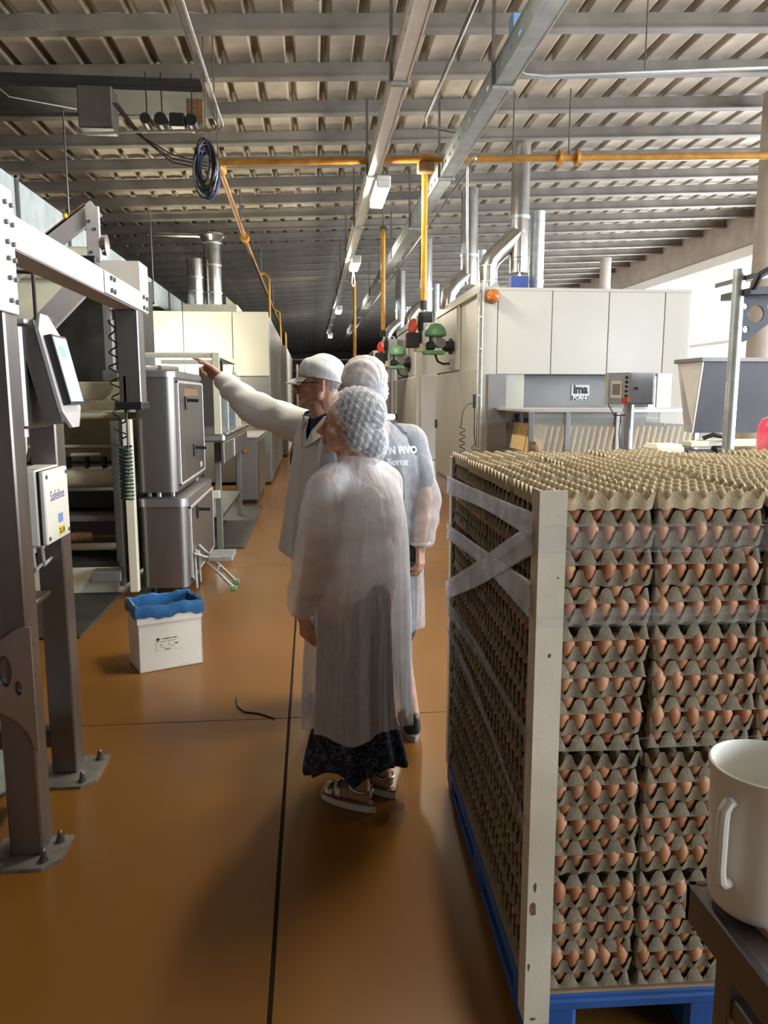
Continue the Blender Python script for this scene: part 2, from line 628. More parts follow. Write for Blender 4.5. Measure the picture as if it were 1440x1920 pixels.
# ---- columns
for (cx, cy, r, lab) in ((5.42, 9.0, 0.16, 'thick round concrete roof column nearest the bright windows'),
                         (7.66, 20.0, 0.14, 'round roof column standing behind the long white oven hood')):
    c = thing('round_column', lab, 'column', (cx, cy, 0))
    MB().cyl((cx, cy, 0), (cx, cy, roof_z(cx) - 0.17), r, n=28).build('shaft', 'concrete', c)
    BX('base_block', 'concrete', c, (cx - r - .06, cy - r - .06, 0), (cx + r + .06, cy + r + .06, 0.12), 0.01)

# ================================================================== OVERHEAD
def cable_tray(x, z, w, h, y0, y1, label, m):
    t = thing('cable_tray', label, 'cable tray', (x, y0, z))
    BX('tray_bottom', m, t, (x - w / 2, y0, z), (x + w / 2, y1, z + 0.003), 0)
    for sgn in (-1, 1):
        s = MB()
        xo = x + sgn * w / 2
        a, b = min(xo, xo - sgn * 0.003), max(xo, xo - sgn * 0.003)
        s.box((a, y0, z), (b, y1, z + h * 0.42))
        s.box((a, y0, z + h * 0.62), (b, y1, z + h))
        y = y0
        while y < y1:
            s.box((a, y, z + h * 0.42), (b, y + 0.16, z + h * 0.62))
            y += 0.25
        # rolled lips
        s.box((min(xo, xo + sgn * 0.018), y0, z + h - 0.003), (max(xo, xo + sgn * 0.018), y1, z + h))
        s.box((min(xo, xo + sgn * 0.012), y0, z - 0.003), (max(xo, xo + sgn * 0.012), y1, z + 0.004))
        s.build('tray_side', m, t, smooth=0)
    y = y0 + 0.6
    while y < min(y1, 30):
        BX('joint_plate', m, t, (x - w / 2 - 0.008, y - 0.09, z + 0.01), (x - w / 2 - 0.001, y + 0.09, z + h - 0.02), 0.001)
        BX('hanger', 'steel_dark', t, (x - w / 2 - 0.035, y, z - 0.01), (x - w / 2 - 0.012, y + 0.03, roof_z(x) - 0.15), 0)
        BX('hanger_foot', 'galv', t, (x - w / 2 - 0.03, y - 0.01, z - 0.03), (x + w / 2 + 0.03, y + 0.03, z - 0.004), 0)
        y += 2.6
    return t


cable_tray(0.735, 4.03, 0.10, 0.14, -2, 40, 'narrow slotted cable tray carrying the row of lit lamps', 'lamp_body')
cable_tray(1.56, 4.03, 0.13, 0.17, -2, 40, 'galvanised slotted cable tray running right of the lamp row', 'galv_dull')


def lamp(x, y, z, label, L=0.95, cord=False):
    t = thing('strip_lamp', label, 'lamp', (x, y, z), 'strip lamps under the roof')
    BX('housing', 'lamp_body', t, (x - 0.08, y - L / 2, z + 0.05), (x + 0.08, y + L / 2, z + 0.11), 0.01)
    BX('diffuser', 'lamp_glow', t, (x - 0.075, y - L / 2 + 0.02, z - 0.02), (x + 0.075, y + L / 2 - 0.02, z + 0.05), 0.02)
    for s in (-1, 1):
        BX('end_cap', 'lamp_body', t, (x - 0.078, y + s * L / 2 - 0.02, z - 0.022), (x + 0.078, y + s * L / 2 + 0.02, z + 0.06), 0.012)
        MB().cyl((x, y + s * 0.3, z + 0.11), (x - 0.03, y + s * 0.3, z + 0.17), 0.008, n=6).build('bracket', 'steel_dark', t)
    if cord:
        MB().tube([(x, y + L / 2, z), (x + .02, y + L / 2 + .05, z - .12), (x + .03, y + L / 2 + .06, z - .24), (x, y + L / 2 + .06, z - .28), (x - .03, y + L / 2 + .05, z - .22), (x - .01, y + L / 2, z - .02)], 0.006, 6).build('cord', 'paper', t)
    return t


lamp(0.82, 4.15, 3.88, 'strip lamp above the egg pallet on the narrow cable tray')
lamp(0.83, 9.3, 3.88, 'largest glowing strip lamp, nearest on the narrow cable tray')
lamp(0.82, 14.15, 3.88, 'second glowing strip lamp along the tray with a hanging cord loop', cord=True)
lamp(0.80, 21.6, 3.88, 'third glowing strip lamp along the narrow cable tray')
lamp(0.80, 30.6, 3.88, 'fourth and farthest glowing strip lamp on the narrow tray')
t = thing('strip_lamp', 'unseen strip lamp added behind the cabinets to light the pale tunnel front', 'lamp', (-2.2, 12.9, 0), 'strip lamps under the roof')  # added lamp, out of view, brightens the tunnel front
BX('housing', 'lamp_body', t, (-2.75, 12.83, 1.68), (-1.65, 12.97, 1.73), 0.01)
BX('diffuser', 'lamp_glow_strong', t, (-2.73, 12.84, 1.73), (-1.67, 12.96, 1.79), 0.01)
for x in (-2.6, -1.8):
    MB().cyl((x, 12.9, 0), (x, 12.9, 1.68), 0.02, n=8).build('stand', 'steel_dark', t)
lamp(-3.3, 4.5, 3.9, 'strip lamp over the roller machine at the left')
lamp(4.4, 5.0, 4.2, 'strip lamp over the hopper at the right')

# gas main crossing under the roof
g = thing('gas_main_pipe', 'orange gas main crossing under the roof from side to side', 'pipe', (-1, 9.2, 4.15))
MB().tube([(-1.0, 9.3, 4.2), (1.3, 8.95, 4.2), (8.6, 8.0, 4.2)], 0.037, 12).build('main', 'orange_pipe', g)
for fx in (2.78, 2.97):
    fy = 8.95 - (fx - 1.3) * 0.13
    MB().cyl((fx - .018, fy, 4.2), (fx + .018, fy, 4.2), 0.085, n=16).build('flange', 'orange_pipe', g)
MB().cyl((1.24, 8.95, 4.2), (1.38, 8.94, 4.2), 0.06, n=14).build('tee', 'orange_pipe', g)
MB().cyl((2.88, 8.76, 4.2), (2.88, 8.76, roof_z(2.9) - .16), 0.008, n=6).build('hanger_rod', 'steel_dark', g)
MB().cyl((2.27, 8.83, 4.2), (2.27, 8.83, roof_z(2.3) - .16), 0.008, n=6).build('hanger_rod', 'steel_dark', g)
MB().cyl((-1.0, 9.28, 4.2), (-1.0, 9.28, roof_z(-1) - .16), 0.008, n=6).build('hanger_rod', 'steel_dark', g)
BX('valve_box', 'wood', g, (1.22, 8.87, 4.05), (1.40, 9.0, 4.16), 0.01)

# branch of the gas pipe running away on the left of the aisle
g = thing('gas_branch_pipe', 'copper coloured gas branch running away above the left machines', 'pipe', (-1, 9.3, 4.15))
MB().tube([(-1.0, 9.3, 4.18), (-1.05, 14, 4.18), (-1.1, 34, 4.18)], 0.034, 12).build('branch', 'copper_pipe', g)
MB().ball((-1.0, 9.5, 4.18), (0.075, 0.10, 0.075)).build('elbow_joint', 'orange_pipe', g)
MB().cyl((-1.04, 13.2, 4.18), (-1.04, 13.42, 4.18), 0.075, n=12).build('coupling', 'orange_pipe', g)
for yy in (12.6, 17.5, 23):
    MB().cyl((-1.04, yy, 4.2), (-1.04, yy, roof_z(-1) - .16), 0.014, n=6).build('hanger_rod', 'steel_dark', g)
MB().tube([(-1.07, 17.2, 4.18), (-0.95, 17.3, 4.2), (-0.86, 17.3, 4.1), (-0.86, 17.3, 3.07)], 0.028, 10).build('drop', 'yellow_pipe', g)
MB().tube([(-1.08, 24, 4.18), (-0.9, 24.1, 4.1), (-0.86, 24.1, 2.9)], 0.028, 10).build('drop', 'yellow_pipe', g)
# small yellow guard rail on top of the far machine
for yy in (24.6, 25.4):
    MB().cyl((-0.75, yy, 2.85), (-0.75, yy, 3.55), 0.02, n=8).build('rail_post', 'yellow_pipe', g)
MB().cyl((-0.75, 24.6, 3.55), (-0.75, 25.4, 3.55), 0.02, n=8).build('rail', 'yellow_pipe', g)

# thin double conduit coming from the front and bending to the left
c = thing('conduit_pipe', 'thin bright double conduit bending left below the dark ceiling panel', 'pipe', (-0.78, 5, 4.0))
for dx in (0, 0.05):
    MB().tube([(-0.80 + dx, -2, 4.0), (-0.80 + dx, 5.2, 4.0), (-0.80 + dx, 7.45, 4.0), (-0.83 + dx, 7.52, 3.99), (-0.9 + dx, 7.54, 3.99), (-1.45, 7.62, 3.985), (-2.05, 7.72, 3.98)], 0.011, 8).build('conduit', 'galv' if dx else 'chrome', c)
for yy in (1.0, 4.6):
    MB().cyl((-0.775, yy, 4.0), (-0.775, yy, roof_z(-.8) - .15), 0.006, n=6).build('hanger_rod', 'steel_dark', c)
MB().cyl((-0.82, 7.45, 4.0), (-0.82, 7.45, roof_z(-.8) - .15), 0.008, n=6).build('hanger_rod', 'steel_dark', c)

# dark ceiling panel with a junction box, motors and cables
p = thing('ceiling_panel', 'dark flat panel under the roof with grey box and motors', 'panel', (-2.4, 7.6, 4.4))
BX('panel', 'dark', p, (-3.5, 8.35, 4.60), (-1.03, 9.05, 4.64), 0.005)
BX('panel_lip', 'dark', p, (-3.5, 8.35, 4.64), (-1.03, 8.40, 4.72), 0.003)
BX('junction_box', 'steel_dark', p, (-2.20, 8.15, 4.17), (-1.87, 8.40, 4.56), 0.01)
BX('box_lid', 'steel_dark', p, (-2.19, 8.14, 4.18), (-1.88, 8.15, 4.55), 0.003)
for (x, r) in ((-1.50, 0.05), (-1.36, 0.06), (-1.08, 0.055)):
    MB().cyl((x, 7.8, 4.16), (x, 8.02, 4.16), r, n=12).cyl((x, 7.9, 4.2), (x, 7.9, 4.60), 0.007, n=6).build('motor', 'black', p)
BX('valve_block', 'black', p, (-1.28, 7.8, 4.10), (-1.14, 7.95, 4.22), 0.012)
BX('mount', 'stain', p, (-1.14, 7.95, 4.18), (-0.98, 8.06, 4.40), 0.01)
for q in range(3):
    MB().tube([(-1.80 + .02 * q, 7.85, 4.3), (-1.6 + .04 * q, 7.9, 4.05 - .03 * q), (-1.3, 8.0, 3.90 - .035 * q), (-0.98, 8.1, 3.86 - .03 * q)], 0.007, 6).build('cable', 'black', p)
MB().tube([(-3.4, 7.4, 4.32), (-2.75, 7.45, 4.32), (-2.6, 7.5, 4.2), (-2.1, 7.75, 4.2)], 0.006, 6).build('cable', 'galv', p)

# bundle of cables hanging in loops by the gas pipe elbow
p = thing('cable_bundle', 'coiled loops of black and blue cable hanging beside the orange elbow', 'cable', (-0.98, 7.9, 3.7))
for q in range(14):
    a = random.uniform(0.055, 0.105)
    hgt = random.uniform(0.16, 0.24)
    cx = -0.955 + random.uniform(-.02, .02)
    cy = 7.86 + random.uniform(-.10, .10)
    cz = 3.98 - hgt + random.uniform(-.04, .02) - (0.06 if q % 3 == 0 else 0)
    MB().tube([(cx + a * math.cos(2 * PI * k / 16), cy + .03 * math.sin(4 * PI * k / 16), cz + hgt * math.sin(2 * PI * k / 16)) for k in range(16)], 0.011, 6, closed=True).build('cable_loop', ['black', 'black', 'ink_blue', 'black'][q % 4] if q % 9 else 'galv', p)

MB().cyl((-0.955, 7.86, 3.95), (-0.955, 7.86, roof_z(-.95) + .03), .007, n=6).build('hanger_rod', 'steel_dark', p)
# conduit with rods under the roof on the right
c = thing('roof_conduit', 'grey conduit hung on rods under the roof from a blue box', 'pipe', (1.9, 6.6, 4.3))
MB().tube([(1.70, 6.55, 4.33), (1.71, 6.55, 4.22), (1.77, 6.56, 4.18), (1.95, 6.58, 4.18), (8, 6.0, 4.40)], 0.013, 8).build('conduit', 'galv_dull', c)
BX('blue_box', 'label_blue', c, (1.64, 6.5, 4.30), (1.76, 6.62, 4.62), 0.01)
for (x, y) in ((2.75, 6.50), (4.95, 6.29)):
    MB().cyl((x, y, 4.19 + (x - 1.95) * .036), (x, y, roof_z(x) - .1), 0.006, n=6).build('hanger_rod', 'steel_dark', c)

# thin support frame beside the second tray
c = thing('sprinkler_pipe', 'thin dark pipe slanting under the roof between the cable trays', 'pipe', (1.2, 6, 4.4))
MB().tube([(1.25, 1, 4.42), (1.22, 8.3, 4.42), (1.25, 8.5, 4.40), (1.75, 8.6, 4.36)], 0.018, 8).build('pipe', 'steel_dark', c)
MB().cyl((1.22, 5.3, 4.42), (1.22, 5.3, roof_z(1.2) - .1), .006, n=6).build('hanger_rod', 'steel_dark', c)
c = thing('tray_conduit', 'slim steel conduit running along the right side of the galvanised tray', 'pipe', (1.75, 9, 4))
MB().tube([(1.78, 8.55, 4.10), (1.72, 12, 4.0), (1.66, 30, 4.0)], 0.016, 8).build('pipe', 'steel_dark', c)
MB().ball((1.78, 8.55, 4.11), .025).build('cap', 'galv', c)
MB().cyl((1.745, 8.75, 4.08), (1.76, 8.75, 2.95), 0.013, n=8).build('drop', 'galv', c)

# vertical yellow drops down to the ovens
for (x, y, zt, zb, lab) in ((1.31, 9.0, 4.16, 2.62, 'thickest yellow gas pipe dropping from the orange main'),
                            (1.14, 12.2, 4.12, 2.55, 'second yellow gas drop pipe, left of the thickest one'),
                            (0.98, 17.2, 4.12, 2.0, 'thin far yellow gas drop pipe behind the bald man')):
    g = thing('gas_drop_pipe', lab, 'pipe', (x, y, zb), 'yellow gas drops')
    MB().cyl((x, y, zb), (x, y, zt), 0.034, n=12).build('pipe', 'yellow_pipe', g)
    MB().cyl((x, y, zb - .04), (x, y, zb + .06), 0.045, n=10).build('union', 'black', g)
    BX('hanger', 'steel_dark', g, (x - .05, y - .02, zt - .03), (x + .05, y + .02, zt + .04), 0.004)
    if y > 10:
        MB().cyl((x, y, zt), (x, y, roof_z(x) + .03), 0.01, n=6).build('hanger_rod', 'steel_dark', g)

# rectangular galvanised duct on the left
d = thing('air_duct', 'galvanised rectangular air duct running along the upper left', 'duct', (-2.85, 11, 3.15))
y = 3.0
seg = 0
while y < 17:
    BX('duct_section', 'galv_dull', d, (-3.15, y + .01, 3.14), (-2.6, y + 1.48, 3.52), 0.004)
    fm = MB().box((-3.19, y - .015, 3.11), (-2.575, y + .015, 3.14)).box((-3.19, y - .015, 3.52), (-2.575, y + .015, 3.545))
    fm.box((-2.60, y - .015, 3.11), (-2.572, y + .015, 3.545)).box((-3.19, y - .015, 3.11), (-3.15, y + .015, 3.545))
    fm.build('duct_flange', 'steel_dark', d, smooth=0)
    if seg in (4, 7):
        MB().cyl((-2.58, y, 3.5), (-2.58, y, roof_z(-2.6) - .15), 0.01, n=6).build('hanger_rod', 'steel_dark', d)
    y += 1.5
    seg += 1
# ================================================================== LEFT SIDE
# ---- steel inspection frame standing in the left foreground
fr = thing('inspection_stand', 'tall bolted steel frame of posts and beam in left foreground', 'frame', (-1.03, 2.9, 0))
def post(x0, x1, y0, y1, z1, px0, px1, py0, py1):
    o = BX('post', 'steel_frame', fr, (x0, y0, 0.01), (x1, y1, z1), 0.006)
    bp = MB()
    c = 0.05
    bp.prism([(px0, py0, 0), (px1 - c, py0, 0), (px1, py0 + c, 0), (px1, py1, 0), (px0, py1, 0)], (0, 0, 0.012))
    b = bp.build('base_plate', 'steel_plate', fr, smooth=0)
    for q in ((px1 - .035, py1 - .04), (px1 - .055, py0 + .045), (px0 + .045, py0 + .03)):
        MB().cyl((q[0], q[1], .012), (q[0], q[1], .026), .017, n=6).cyl((q[0], q[1], .026), (q[0], q[1], .045), .010, n=10).ball((q[0], q[1], .045), .010, 8, 6).build('anchor_bolt', 'steel_dark', b)
    return o
post(-1.065, -0.955, 2.58, 2.69, 2.10, -1.13, -0.885, 2.50, 2.70)
post(-1.115, -1.012, 3.18, 3.29, 1.56, -1.16, -0.915, 3.06, 3.34)
BX('beam', 'steel_pale', fr, (-1.13, 2.50, 2.095), (-1.0, 5.02, 2.215), 0.006)
BX('beam_splice', 'steel_pale', fr, (-1.0, 4.0, 2.10), (-0.992, 5.01, 2.21), 0.003)
# bolted gusset on the post head
gp = BX('head_plate', 'steel_pale', fr, (-0.955, 2.53, 1.86), (-0.945, 2.685, 2.25), 0.003)
bolts(gp, [(-0.945, y, z) for y in (2.615, 2.665) for z in (1.90, 1.97, 2.03, 2.08, 2.14, 2.2)], 0.008, (1, 0, 0), 0.010)
bolts(fr, [(-0.992, y, z) for y in (4.1, 4.16, 4.86, 4.95) for z in (2.125, 2.185)], 0.012, (1, 0, 0), 0.012)
BX('hanging_leg', 'steel_dark', fr, (-1.12, 4.70, 1.55), (-0.995, 4.86, 2.095), 0.006)
BX('leg_foot', 'black', fr, (-1.14, 4.66, 1.52), (-0.985, 4.88, 1.565), 0.004)
# curved bracket with lightening holes, built as a ring of plates with real holes
br = MB()
def hole_plate(outer, holes, origin, ux, uz, thick, nrm, mname, name, parent):
    """flat plate with round holes, filled by triangulation"""
    bm = bmesh.new()
    def loop(pts):
        vs = [bm.verts.new((p[0], p[1], 0)) for p in pts]
        return [bm.edges.new((vs[i], vs[(i + 1) % len(vs)])) for i in range(len(vs))]
    es = loop(outer)
    for (cx, cz, rx, rz) in holes:
        es += loop([(cx + rx * math.cos(2 * PI * k / 20), cz + rz * math.sin(2 * PI * k / 20)) for k in range(20)])
    bmesh.ops.triangle_fill(bm, use_beauty=True, use_dissolve=False, edges=es)
    # drop faces that fill the holes
    for f in list(bm.faces):
        c = f.calc_center_median()
        if any(((c.x - h[0]) / h[2]) ** 2 + ((c.y - h[1]) / h[3]) ** 2 < 0.98 for h in holes):
            bm.faces.remove(f)
    r = bmesh.ops.extrude_face_region(bm, geom=list(bm.faces))
    for v in r['geom']:
        if isinstance(v, bmesh.types.BMVert):
            v.co.z += thick
    O, U, W, N = Vector(origin), Vector(ux), Vector(uz), Vector(nrm)
    pl = world_loc(parent)
    for v in bm.verts:
        v.co = O + U * v.co.x + W * v.co.y + N * v.co.z - pl
    bmesh.ops.recalc_face_normals(bm, faces=bm.faces)
    me = bpy.data.meshes.new(name)
    bm.to_mesh(me)
    bm.free()
    me.materials.append(MATS[mname])
    o = bpy.data.objects.new(name, me)
    COL.objects.link(o)
    o.parent = parent
    return o
arc = [(-0.18 + 0.30 * math.sin(a), 0.42 + 0.17 * (math.cos(a)) ) for a in [PI / 2 * k / 10 for k in range(10, -1, -1)]]
outer = [(0.135, 0.40), (0.135, 0.84), (0.10, 0.84), (-0.18, 0.66)] + [(-0.18, 0.59)] + arc[::-1][1:]
hole_plate(outer, [(0.045, 0.69, 0.023, 0.055), (0.085, 0.63, 0.012, 0.026), (-0.06, 0.70, 0.03, 0.05)], (-1.075, 2.575, 0), (1, 0, 0), (0, 0, 1), 0.012, (0, -1, 0), 'steel', 'gusset_bracket', fr)
bolts(fr, [(-0.955, 2.60, z) for z in (0.44, 0.55, 0.66, 0.77)], 0.010, (1, 0, 0), 0.010)
BX('cross_shelf', 'steel_frame', fr, (-1.9, 2.60, 0.80), (-1.06, 3.15, 0.82), 0.004)
MB().prism([(-1.66, 2.2, .20), (-1.20, 2.2, .20), (-1.08, 2.75, .20), (-1.08, 3.0, .20), (-1.66, 3.0, .20)], (0, 0, .012)).build('lower_shelf', 'galv_dull', fr, smooth=0)
BX('lower_rail', 'steel_frame', fr, (-2.4, 3.20, 0.12), (-1.1, 3.26, 0.20), 0.004)

# ---- touch screen terminal bolted between the posts
hm = thing('control_terminal', 'tilted steel touch screen terminal mounted on the tall frame', 'control panel', (-1.0, 2.95, 1.48))
tilt = Matrix.Rotation(math.radians(-12.5), 3, 'Y')
piv = (-0.915, 2.94, 1.685)
def tp(u, v, w):   # u along depth (y), v up the plate, w outward
    return Vector(piv) + tilt @ Vector((w, u, v))
plate = [(-0.085, -0.20), (0.065, -0.20), (0.125, -0.13), (0.125, -0.09), (0.085, 0.20), (0.03, 0.215), (-0.115, 0.15), (-0.115, 0.12)]
plate = [(-0.05, -0.205), (0.03, -0.205), (0.115, -0.135), (0.115, 0.135), (0.03, 0.205), (-0.05, 0.205), (-0.115, 0.145), (-0.115, -0.145)]
MB().prism([tp(u, v, 0) for u, v in plate], tilt @ Vector((0.012, 0, 0))).build('front_plate', 'steel_pale', hm, smooth=0)
bz = MB()
bz.prism([tp(u, v, 0.012) for u, v in ((-0.083, -0.125), (0.083, -0.125), (0.083, 0.125), (-0.083, 0.125))], tilt @ Vector((0.026, 0, 0)))
bez = bz.build('bezel', 'black', hm, smooth=0)
s_ = MB().prism([tp(u, v, 0.038) for u, v in ((-0.074, -0.116), (0.074, -0.116), (0.074, 0.116), (-0.074, 0.116))], tilt @ Vector((0.002, 0, 0))).build('display', 'screen', bez, smooth=0)
MB().prism([tp(u, v, 0.040) for u, v in ((-0.04, 0.045), (0.02, 0.045), (0.02, 0.085), (-0.04, 0.085))], tilt @ Vector((0.001, 0, 0))).build('display_icon', 'screen_teal', bez, smooth=0)
MB().prism([tp(u, v, 0.040) for u, v in ((-0.02, 0.0), (0.03, 0.0), (0.03, 0.018), (-0.02, 0.018))], tilt @ Vector((0.001, 0, 0))).build('display_icon', 'paper', bez, smooth=0)
BX('housing', 'steel_dark', hm, (-1.12, 2.80, 1.485), (-0.985, 3.06, 1.845), 0.01)
sh = MB().prism([tp(u, v, 0) for u, v in ((-0.11, -0.18), (0.11, -0.18), (0.11, 0.18), (-0.11, 0.18))], tilt @ Vector((-0.06, 0, 0)))
sh.build('housing_front', 'steel_dark', hm, smooth=0)
BX('top_cover', 'steel_pale', hm, (-1.14, 2.80, 1.845), (-0.97, 3.06, 1.862), 0.004)
pl = BX('rating_plate', 'paper', hm, (-1.085, 2.796, 1.515), (-1.015, 2.80, 1.565), 0.001)
text_part('plate_print', 'CE', 'ink', pl, (-1.030, 2.7955, 1.552), (PI / 2, 0, 0), 0.014, 0.0002)
MB().cyl((-1.02, 2.86, 1.485), (-1.02, 2.86, 1.455), 0.016, n=10).build('cable_gland', 'steel_pale', hm)
MB().tube([(-1.02, 2.86, 1.46), (-1.025, 2.87, 1.41), (-1.05, 2.9, 1.36), (-1.09, 2.95, 1.33), (-1.12, 3.0, 1.31)], 0.010, 8).build('cable', 'lamp_body', hm)
BX('mount_arm', 'steel_frame', hm, (-1.11, 3.06, 1.56), (-1.03, 3.19, 1.74), 0.004)
BX('mount_arm', 'steel_frame', hm, (-1.11, 2.69, 1.56), (-1.03, 2.80, 1.74), 0.004)

# ---- white junction box with printed lid on the second post
jb = thing('junction_box', 'cream electrical junction box with yellow sticker on steel post', 'electrical box', (-1.03, 3.0, 1.04))
BX('box_body', 'plastic_white', jb, (-1.10, 2.90, 1.045), (-1.005, 3.17, 1.33), 0.006)
BX('seal', 'black', jb, (-1.005, 2.905, 1.05), (-0.995, 3.165, 1.325), 0.002)
ld = BX('lid', 'plastic_white', jb, (-0.995, 2.90, 1.05), (-0.975, 3.17, 1.325), 0.005)
bolts(ld, [(-0.975, y, z) for y in (2.922, 3.148) for z in (1.072, 1.303)], 0.008, (1, 0, 0), 0.004)
text_part('lid_print', 'Safeline', 'ink_blue', ld, (-0.9745, 3.035, 1.225), (PI / 2, 0, PI / 2), 0.055, 0.0003)
BX('blue_label', 'label_blue', ld, (-0.975, 3.03, 1.115), (-0.9742, 3.085, 1.15), 0)
yl = BX('yellow_label', 'label_yellow', ld, (-0.975, 3.03, 1.065), (-0.9742, 3.10, 1.10), 0)
for (y0, y1, z0, z1) in ((3.036, 3.058, 1.086, 1.092), (3.036, 3.050, 1.074, 1.081), (3.056, 3.070, 1.072, 1.080), (3.078, 3.094, 1.074, 1.092)):
    BX('label_print', 'ink', yl, (-0.9742, y0, z0), (-0.9738, y1, z1), 0)
for yy in (2.95, 3.05):
    MB().cyl((-1.05, yy, 1.045), (-1.05, yy, 1.015), 0.013, n=10).build('cable_gland', 'steel_pale', jb)
    MB().tube([(-1.05, yy, 1.02), (-1.05, yy + .01, .96), (-1.07, yy + .06, .93), (-1.06, yy + .14, .95)], 0.007, 8).build('cable', 'lamp_body', jb)

# ---- waste carton with a blue bag
wb = thing('waste_carton', 'white carton lined with a blue plastic bag on the floor', 'box', (-0.9, 4.55, 0))
def P2(u, v, z):  # u along the long side, v to the back
    return Vector((-1.01 + u * 0.905 - v * 0.425, 4.39 + u * 0.425 + v * 0.905, z))
L, W, Hh = 0.375, 0.255, 0.36
for (a, b, c, d) in (((0, 0), (L, 0), (L, .006), (0, .006)), ((0, W - .006), (L, W - .006), (L, W), (0, W)), ((0, 0), (.006, 0), (.006, W), (0, W)), ((L - .006, 0), (L, 0), (L, W), (L - .006, W))):
    hh = Hh
    MB().prism([P2(*a, 0.002), P2(*b, 0.002), P2(*c, 0.002), P2(*d, 0.002)], (0, 0, hh)).build('carton_side', 'cardboard_white', wb, smooth=0)
MB().prism([P2(0, 0, .002), P2(L, 0, .002), P2(L, W, .002), P2(0, W, .002)], (0, 0, 0.006)).build('carton_bottom', 'cardboard_white', wb, smooth=0)
MB().prism([P2(-.004, -.006, .29), P2(L + .002, -.006, .29), P2(L + .002, -.001, .29), P2(-.004, -.001, .29)], (0, 0, 0.075)).build('folded_flap', 'cardboard_white', wb, smooth=0)
rings = []
nn = 64
def loopuv(t):
    per = 2 * (L + W)
    s = t * per
    if s < L: return (s, 0)
    s -= L
    if s < W: return (L, s)
    s -= W
    if s < L: return (L - s, W)
    s -= L
    return (0, W - s)
for (off, z, wob) in ((.010, .325, .009), (.014, .345, .005), (.013, .385, .006), (.006, .402, .006), (-.010, .395, .006), (-.014, .33, .006), (-.016, .10, .004)):
    ring = []
    for k in range(nn):
        u, v = loopuv(k / nn)
        cu, cv = u - L / 2, v - W / 2
        n_ = math.hypot(cu / L, cv / W)
        ox = off * (cu / (L / 2)) if abs(cu) > L / 2 - 1e-6 or True else 0
        oy = off * (cv / (W / 2))
        zz = z + wob * math.sin(k * 1.7 + z * 40) * .6 + wob * math.sin(k * 0.6)
        ring.append(P2(u + ox, v + oy, zz))
    rings.append(ring)
MB().loft(rings, False, True).build('bag_liner', 'bag_blue', wb, smooth=50)
rz = math.atan2(.425, .905)
pr_ = thing_dummy = None
fs = MB().prism([P2(.10, -.0012, .12), P2(.27, -.0012, .12), P2(.27, -.0012, .20), P2(.10, -.0012, .20)], P2(0, .0006, 0) - P2(0, 0, 0)).build('printed_label', 'cardboard_white', wb, smooth=0)
def bar(u0, u1, z, h, m_):
    MB().prism([P2(u0, -.0014, z), P2(u1, -.0014, z), P2(u1, -.0014, z + h), P2(u0, -.0014, z + h)], P2(0, -.0006, 0) - P2(0, 0, 0)).build('print', m_, fs, smooth=0)
for (u0, u1, z, h, m_) in ((.130, .138, .1885, .0045, 'grey_machine'), (.145, .178, .1875, .0055, 'ink'), (.182, .200, .1885, .0045, 'grey_machine'), (.204, .222, .1875, .0055, 'ink'),
                           (.105, .160, .172, .004, 'cardboard'), (.165, .215, .173, .004, 'cardboard'), (.120, .134, .152, .005, 'grey_machine'), (.170, .178, .152, .005, 'grey_machine'),
                           (.208, .228, .151, .006, 'ink'), (.126, .146, .138, .004, 'cardboard'), (.180, .206, .140, .004, 'cardboard'), (.148, .182, .124, .005, 'grey_machine')):
    bar(u0, u1, z, h, m_)
MB().cyl(P2(.112, -.0014, .19), P2(.112, -.0024, .19), .009, n=12).build('print_logo', 'ink', fs)
MB().prism([P2(-.0012, .10, .13), P2(-.0012, .16, .13), P2(-.0012, .16, .19), P2(-.0012, .10, .19)], P2(-.0006, 0, 0) - P2(0, 0, 0)).build('side_sticker', 'cream', wb, smooth=0)

